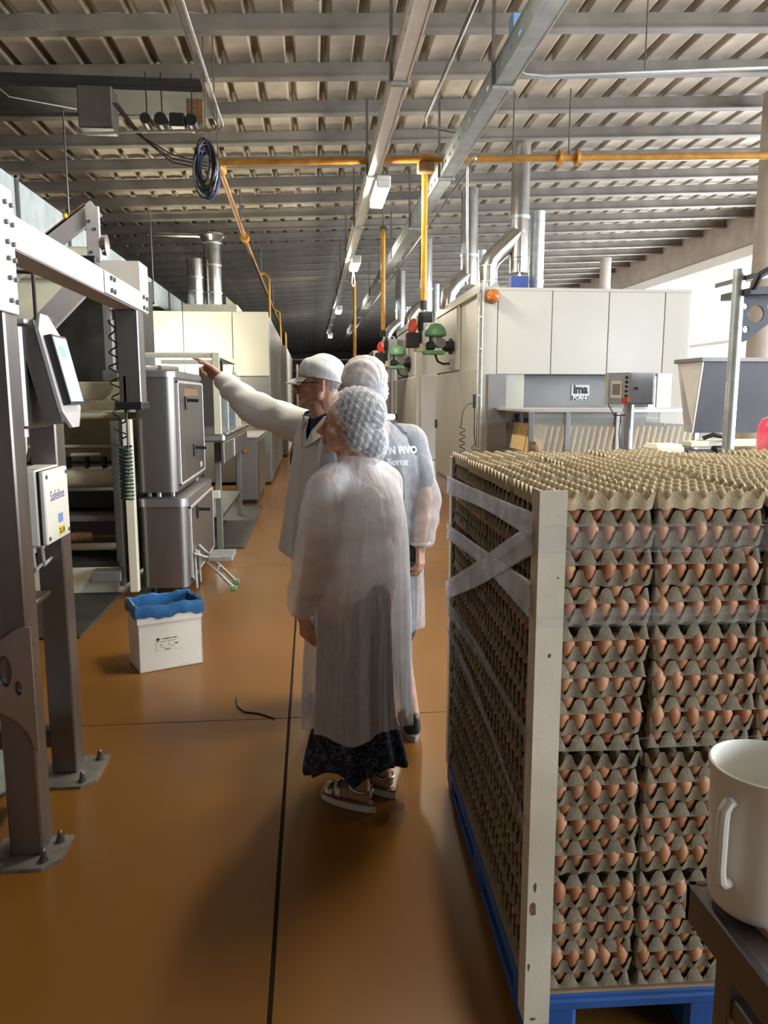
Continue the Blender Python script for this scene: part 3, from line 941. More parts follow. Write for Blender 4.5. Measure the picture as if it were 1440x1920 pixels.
# ---- stainless cabinets, one on top of the other
def cabinet(name, label, x0, x1, y0, y1, z0, z1, lid, logo, handles, doorz):
    t = thing(name, label, 'cabinet', ((x0 + x1) / 2, (y0 + y1) / 2, z0))
    r = 0.07
    pts = []
    def rr(x0, x1, y0, y1, r, n=6):
        out = []
        for (cx, cy, a0) in ((x1 - r, y0 + r, -PI / 2), (x1 - r, y1 - r, 0), (x0 + r, y1 - r, PI / 2), (x0 + r, y0 + r, PI)):
            for k in range(n + 1):
                a = a0 + PI / 2 * k / n
                out.append((cx + r * math.cos(a), cy + r * math.sin(a)))
        return out
    body = rr(x0, x1, y0, y1, r)
    MB().prism([(x, y, z0) for x, y in body], (0, 0, z1 - z0 - (lid if lid else 0))).build('body', 'steel_dark', t, smooth=30)
    if lid:
        cap = rr(x0 - .012, x1 + .012, y0 - .012, y1 + .012, r + .012)
        cap2 = rr(x0 + .01, x1 - .01, y0 + .01, y1 - .01, r)
        MB().loft([[(x, y, z1 - lid) for x, y in cap], [(x, y, z1 - .012) for x, y in cap], [(x, y, z1) for x, y in cap2]]).build('lid', 'steel', t, smooth=30)
    d = BX('door', 'steel_dark', t, (x1 + .002, y0 + .12, doorz[0]), (x1 + .018, y1 - .06, doorz[1]), 0.006)
    fm = MB()
    for q in ((y0 + .10, y0 + .12), (y1 - .06, y1 - .04)):
        fm.box((x1 - .002, q[0], doorz[0] - .02), (x1 + .02, q[1], doorz[1] + .02), .003)
    fm.box((x1 - .002, y0 + .10, doorz[1]), (x1 + .02, y1 - .04, doorz[1] + .02), .003)
    fm.box((x1 - .002, y0 + .10, doorz[0] - .02), (x1 + .02, y1 - .04, doorz[0]), .003)
    fm.build('door_frame', 'steel_pale', t)
    for (hy, hz) in handles:
        h = MB().box((x1 + .018, hy - .025, hz - .055), (x1 + .035, hy + .025, hz + .055), .006)
        h.cyl((x1 + .03, hy, hz + .025), (x1 + .13, hy, hz + .02), 0.014, n=10).build('handle', 'black', d)
    return t, d
ct, cd = cabinet('steel_cabinet', 'lower stainless cabinet with black handle beside the carton', -1.375, -1.0, 6.2, 7.75, 0.06, 0.80, 0.075, None, [(6.62, .62)], (.12, .69))
for (fx, fy) in ((-1.3, 6.3), (-1.08, 6.3), (-1.08, 7.65), (-1.3, 7.65)):
    MB().cyl((fx, fy, 0), (fx, fy, .065), .025, n=10).build('foot', 'black', ct)
ct, cd = cabinet('steel_cabinet', 'upper stainless cabinet with two black handles and rounded corners', -1.375, -1.065, 6.2, 7.75, 0.84, 1.80, 0.055, None, [(6.62, 1.54), (7.0, 1.12)], (.90, 1.70))
text_part('door_badge', 'IMA', 'paper', cd, (-1.046, 7.45, 0.955), (PI / 2, 0, PI / 2), 0.075, 0.001)
BX('painted_reflection', 'stain', cd, (-1.048, 6.6, 1.60), (-1.046, 7.35, 1.66), 0)  # reddish reflection on the door, painted as a dark strip
for (fx, fy) in ((-1.30, 6.28), (-1.22, 6.26), (-1.12, 6.3), (-1.12, 7.6), (-1.3, 7.6)):
    MB().cyl((fx, fy, 0.80), (fx, fy, .842), .018, n=10).build('foot', 'steel', ct)
for i, yy in enumerate((6.5, 6.75)):
    t = MB().cyl((-1.33 + .09 * i, yy - .18, 1.825), (-1.24 + .09 * i, yy + .14, 1.825), .024, n=14).build('steel_bar', 'chrome')
    tag(t, ['left of two short chrome bars lying on the steel cabinet', 'right of two short chrome bars lying on the steel cabinet'][i], 'bar')

# ---- step stool behind the lower cabinet
st = thing('folding_step', 'folded aluminium step with green feet leaning by the steel cabinet', 'step stool', (-0.75, 6.5, 0))
for dy in (0, .22):
    MB().tube([(-0.97, 6.35 + dy, .34), (-0.80, 6.35 + dy, .16), (-0.66, 6.33 + dy, .02)], .014, 8).build('leg', 'galv', st)
    BX('foot', 'green_motor', st, (-0.685, 6.305 + dy, 0), (-0.635, 6.355 + dy, .035), .004)
    MB().tube([(-0.97, 6.35 + dy, .30), (-0.965, 6.35 + dy, .02)], .012, 8).build('leg', 'galv', st)
BX('tread', 'galv', st, (-0.86, 6.30, .25), (-0.66, 6.62, .29), .005)
MB().tube([(-0.97, 6.30, .32), (-0.86, 6.34, .27)], .012, 6).build('brace', 'galv', st)
MB().tube([(-0.80, 6.36, .16), (-0.80, 6.56, .16)], .010, 6).build('brace', 'galv', st)

# ---- cream roller machine (dough sheeter) behind the frame
rm = thing('roller_machine', 'cream dough roller machine with dark hood behind the steel frame', 'machine', (-2.2, 6.8, 0))
BX('side_cheek', 'cream', rm, (-1.455, 6.12, 0.05), (-1.385, 6.19, 1.42), .006)
BX('side_frame', 'grey_machine', rm, (-1.60, 6.34, 0.05), (-1.54, 7.75, 1.40), .006)
BX('cross_bar', 'cream', rm, (-3.6, 6.9, 1.56), (-1.6, 7.05, 1.72), .01)
BX('cross_bar', 'cream_dirty', rm, (-3.6, 6.88, 1.48), (-1.6, 7.04, 1.55), .004)
MB().cyl((-3.6, 6.85, 1.43), (-1.58, 6.85, 1.43), .03, n=16).build('thin_roller', 'cream', rm)
BX('back_panel', 'cream_dirty', rm, (-3.6, 7.35, .95), (-1.6, 7.40, 1.45), .004)
BX('cross_bar', 'cream', rm, (-3.6, 6.95, 1.15), (-1.6, 7.0, 1.175), .004)
MB().cyl((-2.05, 6.8, 1.10), (-1.80, 6.8, 1.105), .014, n=10).build('grab_handle', 'paper', rm)
sp = MB().cyl((-3.6, 6.85, 1.03), (-1.6, 6.85, 1.03), .012, n=8)
for k in range(12):
    sp.box((-3.3 + k * .15, 6.82, .98), (-3.27 + k * .15, 6.88, 1.08), .004)
sp.build('spike_shaft', 'black', rm)
MB().cyl((-3.6, 6.75, .90), (-1.62, 6.75, .90), .075, n=24).build('main_roller', 'cream', rm)
BX('dark_belt', 'black', rm, (-3.6, 6.7, .66), (-1.62, 7.2, .80), .004)
BX('pan', 'grey_machine', rm, (-3.6, 6.45, .575), (-1.6, 6.95, .62), .004)
BX('pan_wall', 'grey_machine', rm, (-3.6, 6.95, .30), (-1.6, 7.0, .80), .004)
sh = MB().cyl((-3.6, 6.5, .44), (-1.62, 6.5, .44), .016, n=10).cyl((-2.0, 6.5, .44), (-1.82, 6.5, .44), .04, n=12)
sh.build('drive_shaft', 'stain', rm)
BX('tray', 'dark', rm, (-3.6, 6.33, .20), (-1.58, 6.95, .26), .004)
fp = BX('front_panel', 'cream', rm, (-3.6, 6.28, 0.0), (-1.58, 6.32, .22), .004)
BX('foot_box', 'grey_machine', rm, (-1.75, 6.12, .14), (-1.52, 6.28, .22), .004)
BX('floor_pan', 'dark', rm, (-3.6, 5.10, 0.0), (-1.55, 6.27, .02), .004)
# dark sloping chute
MB().prism([(-1.60, 7.1, 1.70), (-1.60, 7.1, 2.55), (-1.60, 8.3, 2.75), (-1.60, 8.3, 1.70)], (-2.0, 0, 0)).build('hood', 'dark', rm, smooth=0)
MB().prism([(-1.595, 7.05, 1.50), (-1.595, 7.05, 2.45), (-1.595, 7.55, 2.5), (-1.595, 7.40, 1.5)], (.012, 0, 0)).build('hood_edge', 'steel_pale', rm, smooth=0)
# floury conveyor belt coming down
MB().prism([(-3.6, 6.15, 2.12), (-1.98, 6.15, 2.12), (-1.86, 6.45, 2.52), (-3.6, 6.45, 2.52)], (0, .02, -.05)).build('flour_belt', 'cream', rm, smooth=0)
BX('belt_rail', 'cream_dirty', rm, (-3.6, 6.36, 2.50), (-1.9, 6.42, 2.585), .006)
MB().prism([(-3.6, 6.45, 2.60), (-2.0, 6.45, 2.60), (-1.95, 6.9, 2.80), (-3.6, 6.9, 2.80)], (0, .0, -.03)).build('flour_pan', 'glove_dust', rm, smooth=0)
fl_ = MB()
for q in range(60):
    fl_.ball((random.uniform(-3.3, -2.05), random.uniform(6.48, 6.8), 2.615 + random.uniform(0, .08)), random.uniform(.015, .045), 7, 5)
tag(fl_.build('dough_crumbs', 'glove_dust', rm), kind='stuff')
BX('belt_housing', 'cream', rm, (-2.35, 6.9, 2.72), (-1.72, 7.05, 2.84), .02)
BX('belt_support', 'cream', rm, (-2.3, 6.75, 1.72), (-2.2, 6.85, 2.6), .006)

# ---- slanted chute arms with bolted steel plates
ar = thing('slanted_arm', 'slanted steel arm with bolted hinge plates above the roller machine', 'machine arm', (-1.75, 5.6, 2.1))
def slant(p0, p1, w, h, m, name):
    p0, p1 = Vector(p0), Vector(p1)
    d = (p1 - p0).normalized()
    up = Vector((0, 1, 0))
    n = d.cross(up).normalized()
    q = []
    MB().prism([p0 + n * h / 2, p1 + n * h / 2, p1 - n * h / 2, p0 - n * h / 2], up * w).build(name, m, ar, smooth=0)
slant((-2.32, 5.6, 2.20), (-1.43, 5.6, 2.86), .05, .11, 'steel_pale', 'arm')
slant((-2.30, 5.60, 2.27), (-1.50, 5.60, 2.88), .18, .02, 'stain', 'arm_top')
slant((-2.05, 5.45, 1.80), (-1.50, 5.45, 2.35), .05, .14, 'steel_pale', 'arm')
BX('hinge_plate', 'steel_pale', ar, (-1.49, 5.56, 2.50), (-1.40, 5.585, 2.86), .004)
bolts(ar, [(-1.465, 5.56, 2.76), (-1.43, 5.56, 2.71), (-1.46, 5.56, 2.56)], .010, (0, -1, 0), .012)
MB().cyl((-1.40, 5.62, 2.62), (-1.37, 5.62, 2.62), .07, n=14).build('pulley', 'chrome', ar)
BX('clamp', 'black', ar, (-1.60, 5.5, 2.46), (-1.42, 5.60, 2.53), .01)
MB().cyl((-1.76, 5.40, 2.12), (-1.76, 5.40, 1.97), .03, n=12).build('adjuster', 'chrome', ar)
BX('clamp', 'black', ar, (-1.88, 5.42, 2.04), (-1.72, 5.52, 2.10), .01)
MB().cyl((-1.80, 5.4, 2.10), (-1.80, 5.4, 2.40), .012, n=8).cyl((-1.8, 5.4, 2.4), (-2.6, 5.4, 2.42), .012, n=8).build('tie_rod', 'black', ar)
MB().ball((-1.63, 5.6, 2.80), (.018, .018, .018)).build('brass_nut', 'label_yellow', ar)
BX('side_post', 'cream', ar, (-2.50, 5.5, 2.28), (-2.30, 5.55, 2.42), .01)
BX('support_column', 'steel_dark', ar, (-2.25, 5.52, 0.0), (-2.15, 5.62, 2.27), .006)

bm_ = thing('grey_guard_box', 'grey sheet metal guard box between the beam and the duct', 'machine cover', (-1.6, 6.7, 2.1))
BX('cover', 'lamp_body', bm_, (-1.72, 6.6, 2.42), (-1.36, 6.9, 2.68), .008)
BX('cover_support', 'grey_machine', bm_, (-1.70, 6.7, 1.80), (-1.63, 6.78, 2.42), .004)
BX('cover_foot', 'grey_machine', bm_, (-1.72, 6.68, 1.72), (-1.6, 6.80, 1.81), .004)

# ---- coiled air hose hanging in front of the roller machine
ho = thing('coiled_hose', 'dark green coiled air hose hanging in front of the rollers', 'hose', (-1.15, 4.75, 0.95))
pts = []
for k in range(150):
    t = k / 149
    z = 2.08 - 0.80 * t
    r = .035 if .35 < t else .012 + .05 * t
    a = t * 2 * PI * 9
    pts.append((-1.16 + r * math.cos(a) + .03 * t, 4.75 + r * math.sin(a), z))
MB().tube(pts, .005, 6).build('loose_coil', 'rubber_green', ho)
pts = []
for k in range(260):
    t = k / 259
    z = 1.30 - 0.32 * t
    a = t * 2 * PI * 14
    pts.append((-1.115 + .034 * math.cos(a), 4.75 + .034 * math.sin(a), z))
MB().tube(pts, .0085, 6).build('tight_coil', 'rubber_green', ho)
MB().tube([(-1.16, 4.75, 2.10), (-1.16, 4.75, 2.04)], .018, 8).build('coupling', 'chrome', ho)
MB().tube([(-1.09, 4.72, 1.52), (-1.09, 4.72, 1.30), (-1.10, 4.74, 1.12)], .006, 6).build('strap', 'rubber_green', ho)
BX('spray_gun', 'black', ho, (-1.10, 4.70, 1.50), (-1.075, 4.74, 1.72), .006)

# ---- conveyor with transparent guards behind the cabinets
cv = thing('guarded_conveyor', 'stainless conveyor with clear plastic guards behind the cabinets', 'conveyor', (-1.2, 9, 0))
BX('bed', 'steel', cv, (-1.75, 7.8, 1.14), (-0.86, 10.6, 1.22), .02)
BX('bed_side', 'steel_dark', cv, (-0.90, 7.78, .93), (-0.865, 10.6, 1.14), .006)
MB().cyl((-0.865, 7.85, 1.20), (-0.865, 10.6, 1.20), .03, n=12).build('edge_tube', 'chrome', cv)
BX('side_rib', 'steel_pale', cv, (-0.866, 8.7, .94), (-0.85, 8.74, 1.13), .003)
BX('lower_shelf', 'cream', cv, (-1.75, 8.0, .55), (-0.95, 8.06, .63), .004)
BX('lower_shelf', 'dark', cv, (-1.75, 8.1, .30), (-0.95, 10.4, .34), .004)
for (x, y) in ((-1.65, 8.1), (-0.97, 8.1), (-0.97, 10.4), (-1.65, 10.4)):
    BX('leg', 'grey_machine', cv, (x - .03, y - .03, 0), (x + .03, y + .03, 1.14), .004)
for (y0, y1) in ((7.85, 8.5), (8.52, 9.4)):
    BX('side_guard', 'glass', cv, (-0.90, y0, 1.22), (-0.892, y1, 1.78), 0)
    BX('guard_post', 'galv', cv, (-0.905, y1 - .02, 1.22), (-0.885, y1 + .01, 1.80), .003)
BX('front_guard', 'glass', cv, (-1.75, 7.82, 1.80), (-0.91, 7.828, 2.0), 0)
for y in (7.82, 9.4):
    BX('guard_rail', 'cream', cv, (-1.75, y, 1.97), (-0.9, y + .04, 2.02), .004)
BX('guard_rail', 'cream', cv, (-0.93, 7.82, 1.97), (-0.88, 9.44, 2.02), .004)
BX('guard_post', 'cream', cv, (-0.96, 7.81, 1.22), (-0.89, 7.86, 2.02), .004)
BX('guard_latch', 'black', cv, (-0.885, 7.82, 1.84), (-0.86, 7.87, 1.95), .004)
BX('guard_post', 'cream', cv, (-0.96, 9.9, 1.0), (-0.89, 9.96, 1.86), .004)
BX('guard_rail', 'cream', cv, (-0.93, 9.44, 1.84), (-0.88, 9.96, 1.89), .004)
bd = BX('sign_board', 'steel_dark', cv, (-1.8, 10.0, 1.22), (-0.96, 10.02, 1.84), .004)
text_part('sign', 'FORNI', 'ink_blue', bd, (-1.02, 9.998, 1.345), (PI / 2, 0, 0), 0.125, 0.001, bold=.004)

# ---- grey cabinet with orange buttons
gc = thing('grey_switch_cabinet', 'grey metal switch cabinet with two orange buttons by the aisle', 'cabinet', (-0.97, 12, 0))
BX('body', 'grey_machine', gc, (-1.12, 11.5, .06), (-0.80, 13.3, .98), .01)
BX('top', 'steel_pale', gc, (-1.14, 11.48, .98), (-0.78, 13.32, 1.01), .006)
BX('side_door', 'steel_dark', gc, (-0.80, 11.58, .12), (-0.785, 13.2, .94), .005)
BX('plinth', 'dark', gc, (-1.10, 11.55, 0), (-0.82, 13.25, .06), 0)
for x in (-1.06, -0.97):
    MB().cyl((x, 11.5, .80), (x, 11.47, .80), .03, n=12).build('button', 'amber', gc)
dm = tag(BX('floor_mat', 'dark', None, (-1.6, 8.1, 0), (-0.72, 11.3, .014), .004), 'dark oily drip tray on the floor under the conveyor', 'tray')

# ---- pale tunnel oven on the left
to = thing('tunnel_oven', 'large pale tunnel oven glowing under a lamp at the left', 'oven', (-2.2, 15, 0))
xs_ = [-4.6, -3.7, -2.81, -2.2, -1.35, -0.72]
for i in range(len(xs_) - 1):
    BX('front_panel', 'oven_white', to, (xs_[i] + .006, 14.0, 1.95), (xs_[i + 1] - .006, 14.05, 3.06), .006)
    BX('lower_panel', 'grey_machine', to, (xs_[i] + .006, 14.02, 0.05), (xs_[i + 1] - .006, 14.07, 1.94), .006)
BX('body', 'grey_machine', to, (-4.6, 14.07, .05), (-0.74, 19.6, 3.03), .006)
for k in range(4):
    BX('side_panel', 'steel_dark', to, (-0.74, 14.1 + 1.38 * k, .08), (-0.715, 14.1 + 1.38 * k + 1.36, 3.0), .005)
for k in range(3):
    MB().cyl((-0.70, 14.25, .6 + .9 * k), (-0.66, 14.25, .6 + .9 * k), .03, n=8).build('latch', 'chrome', to)
BX('roof_box', 'cream', to, (-2.3, 14.6, 3.05), (-1.3, 16.5, 3.25), .02)
MB().cyl((-2.10, 15.0, 3.05), (-2.10, 15.0, 4.10), .145, n=20).build('flue', 'flue', to)
MB().cyl((-1.80, 15.2, 3.05), (-1.80, 15.2, 4.45), .165, n=20).build('flue', 'flue', to)
for (x, y, z, r) in ((-2.10, 15.0, 3.5, .15), (-2.1, 15, 3.75, .15), (-1.8, 15.2, 3.5, .172), (-1.8, 15.2, 4.0, .172), (-1.8, 15.2, 4.4, .18)):
    MB().cyl((x, y, z), (x, y, z + .03), r, n=20).build('flue_band', 'galv', to)
MB().lathe([(.165, 0), (.24, .10), (.24, .14), (.1, .2)], (-1.8, 15.2, 4.45), 20).build('flue_cowl', 'flue', to)
MB().cyl((-1.8, 15.2, 4.55), (-2.9, 15.2, 4.55), .05, n=10).build('side_pipe', 'chrome', to)
MB().prism([(-1.6, 15.5, 3.05), (-1.1, 15.5, 3.05), (-1.6, 15.5, 3.50)], (0, .1, 0)).build('stay_plate', 'cream', to, smooth=0)

to = thing('tunnel_oven', 'narrow far white oven section behind the pale tunnel oven', 'oven', (-1.6, 22, 0))
BX('front_panel', 'oven_white', to, (-1.6, 20.5, 1.0), (-0.62, 20.55, 2.9), .006)
BX('lower_panel', 'grey_machine', to, (-1.6, 20.5, .05), (-0.62, 20.55, .98), .006)
BX('body', 'steel_dark', to, (-2.6, 20.55, .05), (-0.64, 27.0, 2.88), .006)
BX('side_panel', 'white_paint', to, (-0.64, 20.6, .1), (-0.60, 26.9, 2.85), .006)
to = thing('tunnel_oven', 'farthest dark oven block closing the left row', 'oven', (-2, 36, 0))
BX('body', 'grey_machine', to, (-3.4, 29, .02), (-0.9, 44, 2.6), .01)
BX('front_panel', 'steel_dark', to, (-3.4, 28.95, .05), (-0.9, 29, 2.6), .006)

# ---- gantry at the far end of the aisle
gy = thing('far_gantry', 'far steel pipe gantry with motors crossing the aisle', 'gantry', (0.3, 33, 0))
for x in (-0.85, 0.95, 2.2):
    MB().cyl((x, 33, 0), (x, 33, 3.1), .05, n=8).build('post', 'steel', gy)
for z in (2.2, 2.65, 3.1):
    MB().cyl((-0.85, 33, z), (2.2, 33, z), .04, n=8).build('rail', 'steel', gy)
for k in range(10):
    MB().ball((-0.7 + .18 * k, 33.2 + .1 * (k % 3), 1.2 + .25 * ((k * 7) % 5)), (.14, .14, .12), 8, 6).build('motor', ['stain', 'steel_dark', 'black', 'cardboard'][k % 4], gy)
BX('machine_block', 'steel_dark', gy, (-0.8, 33.6, .05), (1.6, 35.0, 2.0), .02)
MB().cyl((-0.55, 32.9, 1.0), (-0.55, 32.9, 2.9), .06, n=10).build('bright_pipe', 'steel_pale', gy)
MB().cyl((.48, 32.8, 2.9), (.48, 32.8, 3.15), .09, n=10).build('red_beacon', 'red', gy)

# ---- stray wire on the floor
tag(MB().tube([(-0.42, 3.98, .004), (-0.40, 3.85, .004), (-0.36, 3.78, .004), (-0.28, 3.75, .004), (-0.20, 3.68, .004)], .004, 6).build('loose_wire', 'ink'), 'thin dark curled wire lying on the floor joint', 'wire')
# ================================================================== RIGHT SIDE
# ---- front oven: white hood, grey recess and sign
ov = thing('white_oven', 'long white oven hood with amber beacon and sign behind the eggs', 'oven', (3.5, 10.5, 0))
xs_ = [2.23, 2.42, 3.14, 3.90, 4.66, 5.02]
for i in range(5):
    zb = 1.88 if i in (1, 2, 3) else 0.08
    BX('hood_panel', 'oven_white', ov, (xs_[i] + .004, 10.0, zb), (xs_[i + 1] - .004, 10.04, 2.94), .006)
BX('hood_core', 'grey_machine', ov, (2.24, 10.04, 1.88), (5.0, 13.4, 2.92), .004)
BX('roof_slab', 'oven_white', ov, (2.2, 10.0, 2.94), (5.03, 13.4, 2.98), .006)
BX('grey_jamb', 'grey_machine', ov, (2.30, 9.96, .08), (2.55, 10.0, 1.88), .006)
bk = BX('back_plate', 'grey_machine', ov, (2.55, 10.35, 1.30), (4.66, 10.38, 1.88), .004)
BX('inner_dark', 'dark', ov, (2.55, 10.40, .08), (4.66, 10.44, 1.30), .004)
BX('side_jamb', 'steel_pale', ov, (4.60, 9.98, 1.42), (4.80, 10.02, 1.90), .004)
sg = BX('sign', 'paper', bk, (3.55, 10.335, 1.535), (3.80, 10.35, 1.75), .002)
text_part('sign_print', 'ima', 'ink', sg, (3.675, 10.333, 1.685), (PI / 2, 0, 0), 0.165, 0.001, bold=.008, sx=.86)
BX('sign_bar', 'ink', sg, (3.557, 10.332, 1.542), (3.793, 10.335, 1.603), 0)
text_part('sign_print', 'FORNI', 'paper', sg, (3.675, 10.331, 1.573), (PI / 2, 0, 0), 0.07, 0.001, bold=.003, sx=1.0)
bc = MB().cyl((2.345, 10.0, 2.86), (2.345, 9.96, 2.86), .09, n=18).build('beacon_base', 'stain', ov)
MB().lathe([(.085, 0), (.085, -.05), (.06, -.10), (.01, -.115)], (2.345, 9.96, 2.86), 18, 'y').build('beacon_lens', 'amber', bc)
# flues on the roof of the front oven
MB().cyl((2.84, 10.6, 3.40), (2.84, 10.6, roof_z(2.8) - .1), .125, n=24).build('flue', 'flue', ov)
MB().cyl((2.84, 10.6, 3.95), (2.84, 10.6, 3.99), .135, n=24).build('flue_band', 'galv', ov)
MB().lathe([(.125, 0), (.125, .18), (.13, .20), (.05, .0)], (2.84, 10.6, 3.25), 20).build('drain_cone', 'flue', ov)
MB().cyl((2.84, 10.6, 3.05), (2.84, 10.6, 3.30), .03, n=10).build('drain_pipe', 'flue', ov)
BX('drain_box', 'blue', ov, (2.72, 10.5, 2.98), (2.96, 10.7, 3.20), .006)
MB().tube([(2.42, 10.6, 3.05), (2.42, 10.6, 3.30), (2.46, 10.6, 3.42), (2.56, 10.6, 3.52), (2.86, 10.6, 3.80)], .125, 20).build('elbow_duct', 'flue', ov)
for (z, r) in ((3.12, .135), (3.32, .132)):
    MB().cyl((2.42, 10.6, z), (2.42, 10.6, z + .02), r, n=20).build('flue_band', 'galv', ov)
MB().loft([[(2.42 + a * .14, 10.6 + b * .14, 2.98) for a, b in ((-1, -1), (1, -1), (1, 1), (-1, 1))], [(2.42 + a * .115, 10.6 + b * .115, 3.10) for a, b in ((-1, -1), (1, -1), (1, 1), (-1, 1))]]).build('duct_boot', 'galv_dull', ov, smooth=0)
MB().cyl((3.14, 10.8, 2.98), (3.14, 10.8, 4.10), .105, n=20).build('flue', 'galv', ov)
MB().cyl((3.14, 10.8, 3.15), (3.14, 10.8, 3.18), .115, n=20).build('flue_band', 'galv', ov)
BX('flue_plate', 'black', ov, (2.86, 10.55, 2.975), (3.24, 10.9, 3.0), .004)

# ---- oven modules along the aisle
def oven_module(x, y0, y1, label, door_cols):
    t = thing('oven_module', label, 'oven', (x + 1, (y0 + y1) / 2, 0))
    BX('body', 'white_paint', t, (x + .05, y0 + .05, .06), (x + 2.7 if y0 > 13 else 2.235, y1, 2.95), .006)
    # corner post and frame
    BX('corner_post', 'oven_white', t, (x, y0, .06), (x + .10, y0 + .10, 3.02), .004)
    BX('corner_post', 'oven_white', t, (x, y1 - .10, .06), (x + .08, y1, 3.0), .004)
    BX('top_rail', 'oven_white', t, (x - .02, y0, 2.92), (x + .06, y1, 3.04), .006)
    # burner bay: recess with glossy back
    ym = y0 + (y1 - y0) * .42
    BX('bay_back', 'steel_pale', t, (x + .04, y0 + .16, 2.00), (x + .055, ym, 2.86), .003)
    BX('bay_frame', 'oven_white', t, (x - .01, ym, 1.98), (x + .03, ym + .06, 2.92), .004)
    BX('bay_frame', 'oven_white', t, (x - .01, y0 + .10, 1.98), (x + .03, y0 + .16, 2.92), .004)
    BX('upper_panel', 'oven_white', t, (x - .02, ym + .07, 1.98), (x + .05, y1 - .1, 2.90), .006)
    d = BX('door', 'oven_white', t, (x - .03, y0 + .12, .30), (x + .04, y1 - .12, 1.95), .008)
    BX('door_handle', 'steel_dark', d, (x - .07, y1 - .30, 1.05), (x - .03, y1 - .25, 1.20), .006)
    BX('plinth', 'steel_pale', t, (x, y0 + .1, .0), (x + .05, y1 - .1, .28), .004)
    BX('front_door', 'oven_white', t, (x + .10, y0 - .02, .40), (x + .60, y0 + .05, 1.98), .006)
    BX('front_plinth', 'white_paint', t, (x + .10, y0, .0), (x + .60, y0 + .05, .38), .004)
    for z in (.62, 1.25):
        BX('latch', 'black', t, (x + .50, y0 - .07, z), (x + .54, y0 - .02, z + .12), .004)
        MB().cyl((x + .44, y0 - .04, z + .03), (x + .56, y0 - .04, z + .03), .02, n=8).build('latch_bar', 'steel', t)
    return t
m1 = oven_module(2.20, 10.05, 13.5, 'nearest white oven module with open burner bay on the aisle', 1)
m2 = oven_module(1.97, 14.5, 17.6, 'second white oven module along the aisle', 1)
m3 = oven_module(1.97, 19.0, 22.2, 'third white oven module, farthest one showing at the aisle', 1)
BX('ridge_box', 'oven_white', m3, (1.75, 18.7, 2.6), (2.1, 19.1, 2.95), .006)
m4 = thing('oven_module', 'far pale oven block at the end of the right row', 'oven', (3, 28, 0))
BX('body', 'white_paint', m4, (1.95, 24, .0), (4.5, 31, 2.9), .006)
BX('top_rail', 'oven_white', m4, (1.93, 24, 2.9), (4.5, 31, 2.98), .006)
# conduits on the corner of the first module
for (x, y) in ((2.17, 10.02), (2.215, 9.97)):
    MB().cyl((x, y, .3), (x, y, 3.05), .012, n=8).build('corner_conduit', 'galv', m1)
for z in (.9, 1.6, 2.2, 2.6):
    MB().ball((2.19, 9.965, z), .018, 8, 6).build('conduit_clip', 'galv', m1)
cc = MB()
pts = [(2.16, 9.99, 1.50), (2.05, 9.99, 1.50), (1.98, 9.98, 1.40), (1.955, 9.98, 1.20)]
for k in range(50):
    a = k / 49 * 2 * PI * 4
    pts.append((1.975 + .035 * math.cos(a + PI), 9.98 + .035 * math.sin(a), 1.2 - .34 * k / 49))
cc.tube(pts, .006, 6).build('coiled_lead', 'rubber_green', m1)
BX('plug', 'black', m1, (2.11, 9.96, 1.44), (2.145, 9.99, 1.62), .004)
pts = [(2.13, 9.97, 1.45), (2.13, 9.97, 1.1), (2.15, 9.97, .98)] + [(2.13 + .03 * math.cos(k * .6), 9.97 + .03 * math.sin(k * .6), .98 - .012 * k) for k in range(30)]
MB().tube(pts, .006, 6).build('coiled_lead', 'rubber_green', m1)

# ---- gas burners with green motors in front of the bays
def burner(x, y, z, label, s=1.0, flip=False):
    t = thing('gas_burner', label, 'burner', (x, y, z), 'green gas burners')
    q = lambda a, b, c: (x + a * s, y + b * s, z + c * s)
    MB().lathe([(.001, .20), (.08, .185), (.14, .13), (.165, .06), (.165, .02), (.15, 0)], q(.03, 0, .07), 20).build('motor_cover', 'green_motor', t)
    MB().cyl(q(.03, 0, -.06), q(.03, 0, .08), .10 * s, n=16).build('motor_body', 'steel_dark', t)
    BX('motor_flange', 'green_motor', t, q(-.15, -.12, -.20), q(.16, .12, -.14), .01)
    BX('valve_train', 'black', t, q(-.12, -.10, -.13), q(.02, .10, -.01), .02)
    MB().cyl(q(.10, -.1, -.03), q(.10, .1, -.03), .075 * s, n=14).build('blower', 'steel_dark', t)
    MB().cyl(q(.14, 0, -.08), q(.50, 0, -.05), .085 * s, .07 * s, n=16).build('burner_tube', 'black', t)
    MB().cyl(q(.24, 0, -.075), q(.28, 0, -.075), .12 * s, n=16).build('tube_flange', 'black', t)
    MB().cyl(q(-.20, 0, .42), q(-.20, 0, -.05), .03 * s, n=10).build('riser', 'dark', t)
    MB().cyl(q(-.20, 0, .16), q(-.20, 0, .36), .045 * s, n=10).build('riser_union', 'black', t)
    MB().cyl(q(-.20, 0, -.16), q(-.20, 0, -.04), .10 * s, n=16).build('filter', 'cream_dirty', t)
    h = MB().cyl(q(-.25, -.02, .22), q(-.32, -.04, .22), .03 * s, n=10)
    h.cyl(q(-.32, -.04, .22), q(-.34, -.05, .22), .12 * s, .10 * s, n=12).build('red_valve', 'red', t)
    BX('gas_switch', 'black', t, q(-.42, -.1, -.10), q(-.22, .1, .12), .01)
    MB().tube([q(.02, -.05, -.2), q(.06, -.05, -.30), q(.14, -.05, -.34), q(.26, -.05, -.33)], .018 * s, 8).build('lead', 'black', t)
    BX('lead_box', 'steel', t, q(.24, -.10, -.42), q(.32, 0, -.27), .006)
    MB().cyl(q(.50, -.05, -.42), q(.32, -.05, -.62), .022 * s, n=8).build('lever', 'black', t)
    return t
burner(1.87, 11.8, 2.42, 'nearest green gas burner with red valve below the yellow pipe', 1.0)
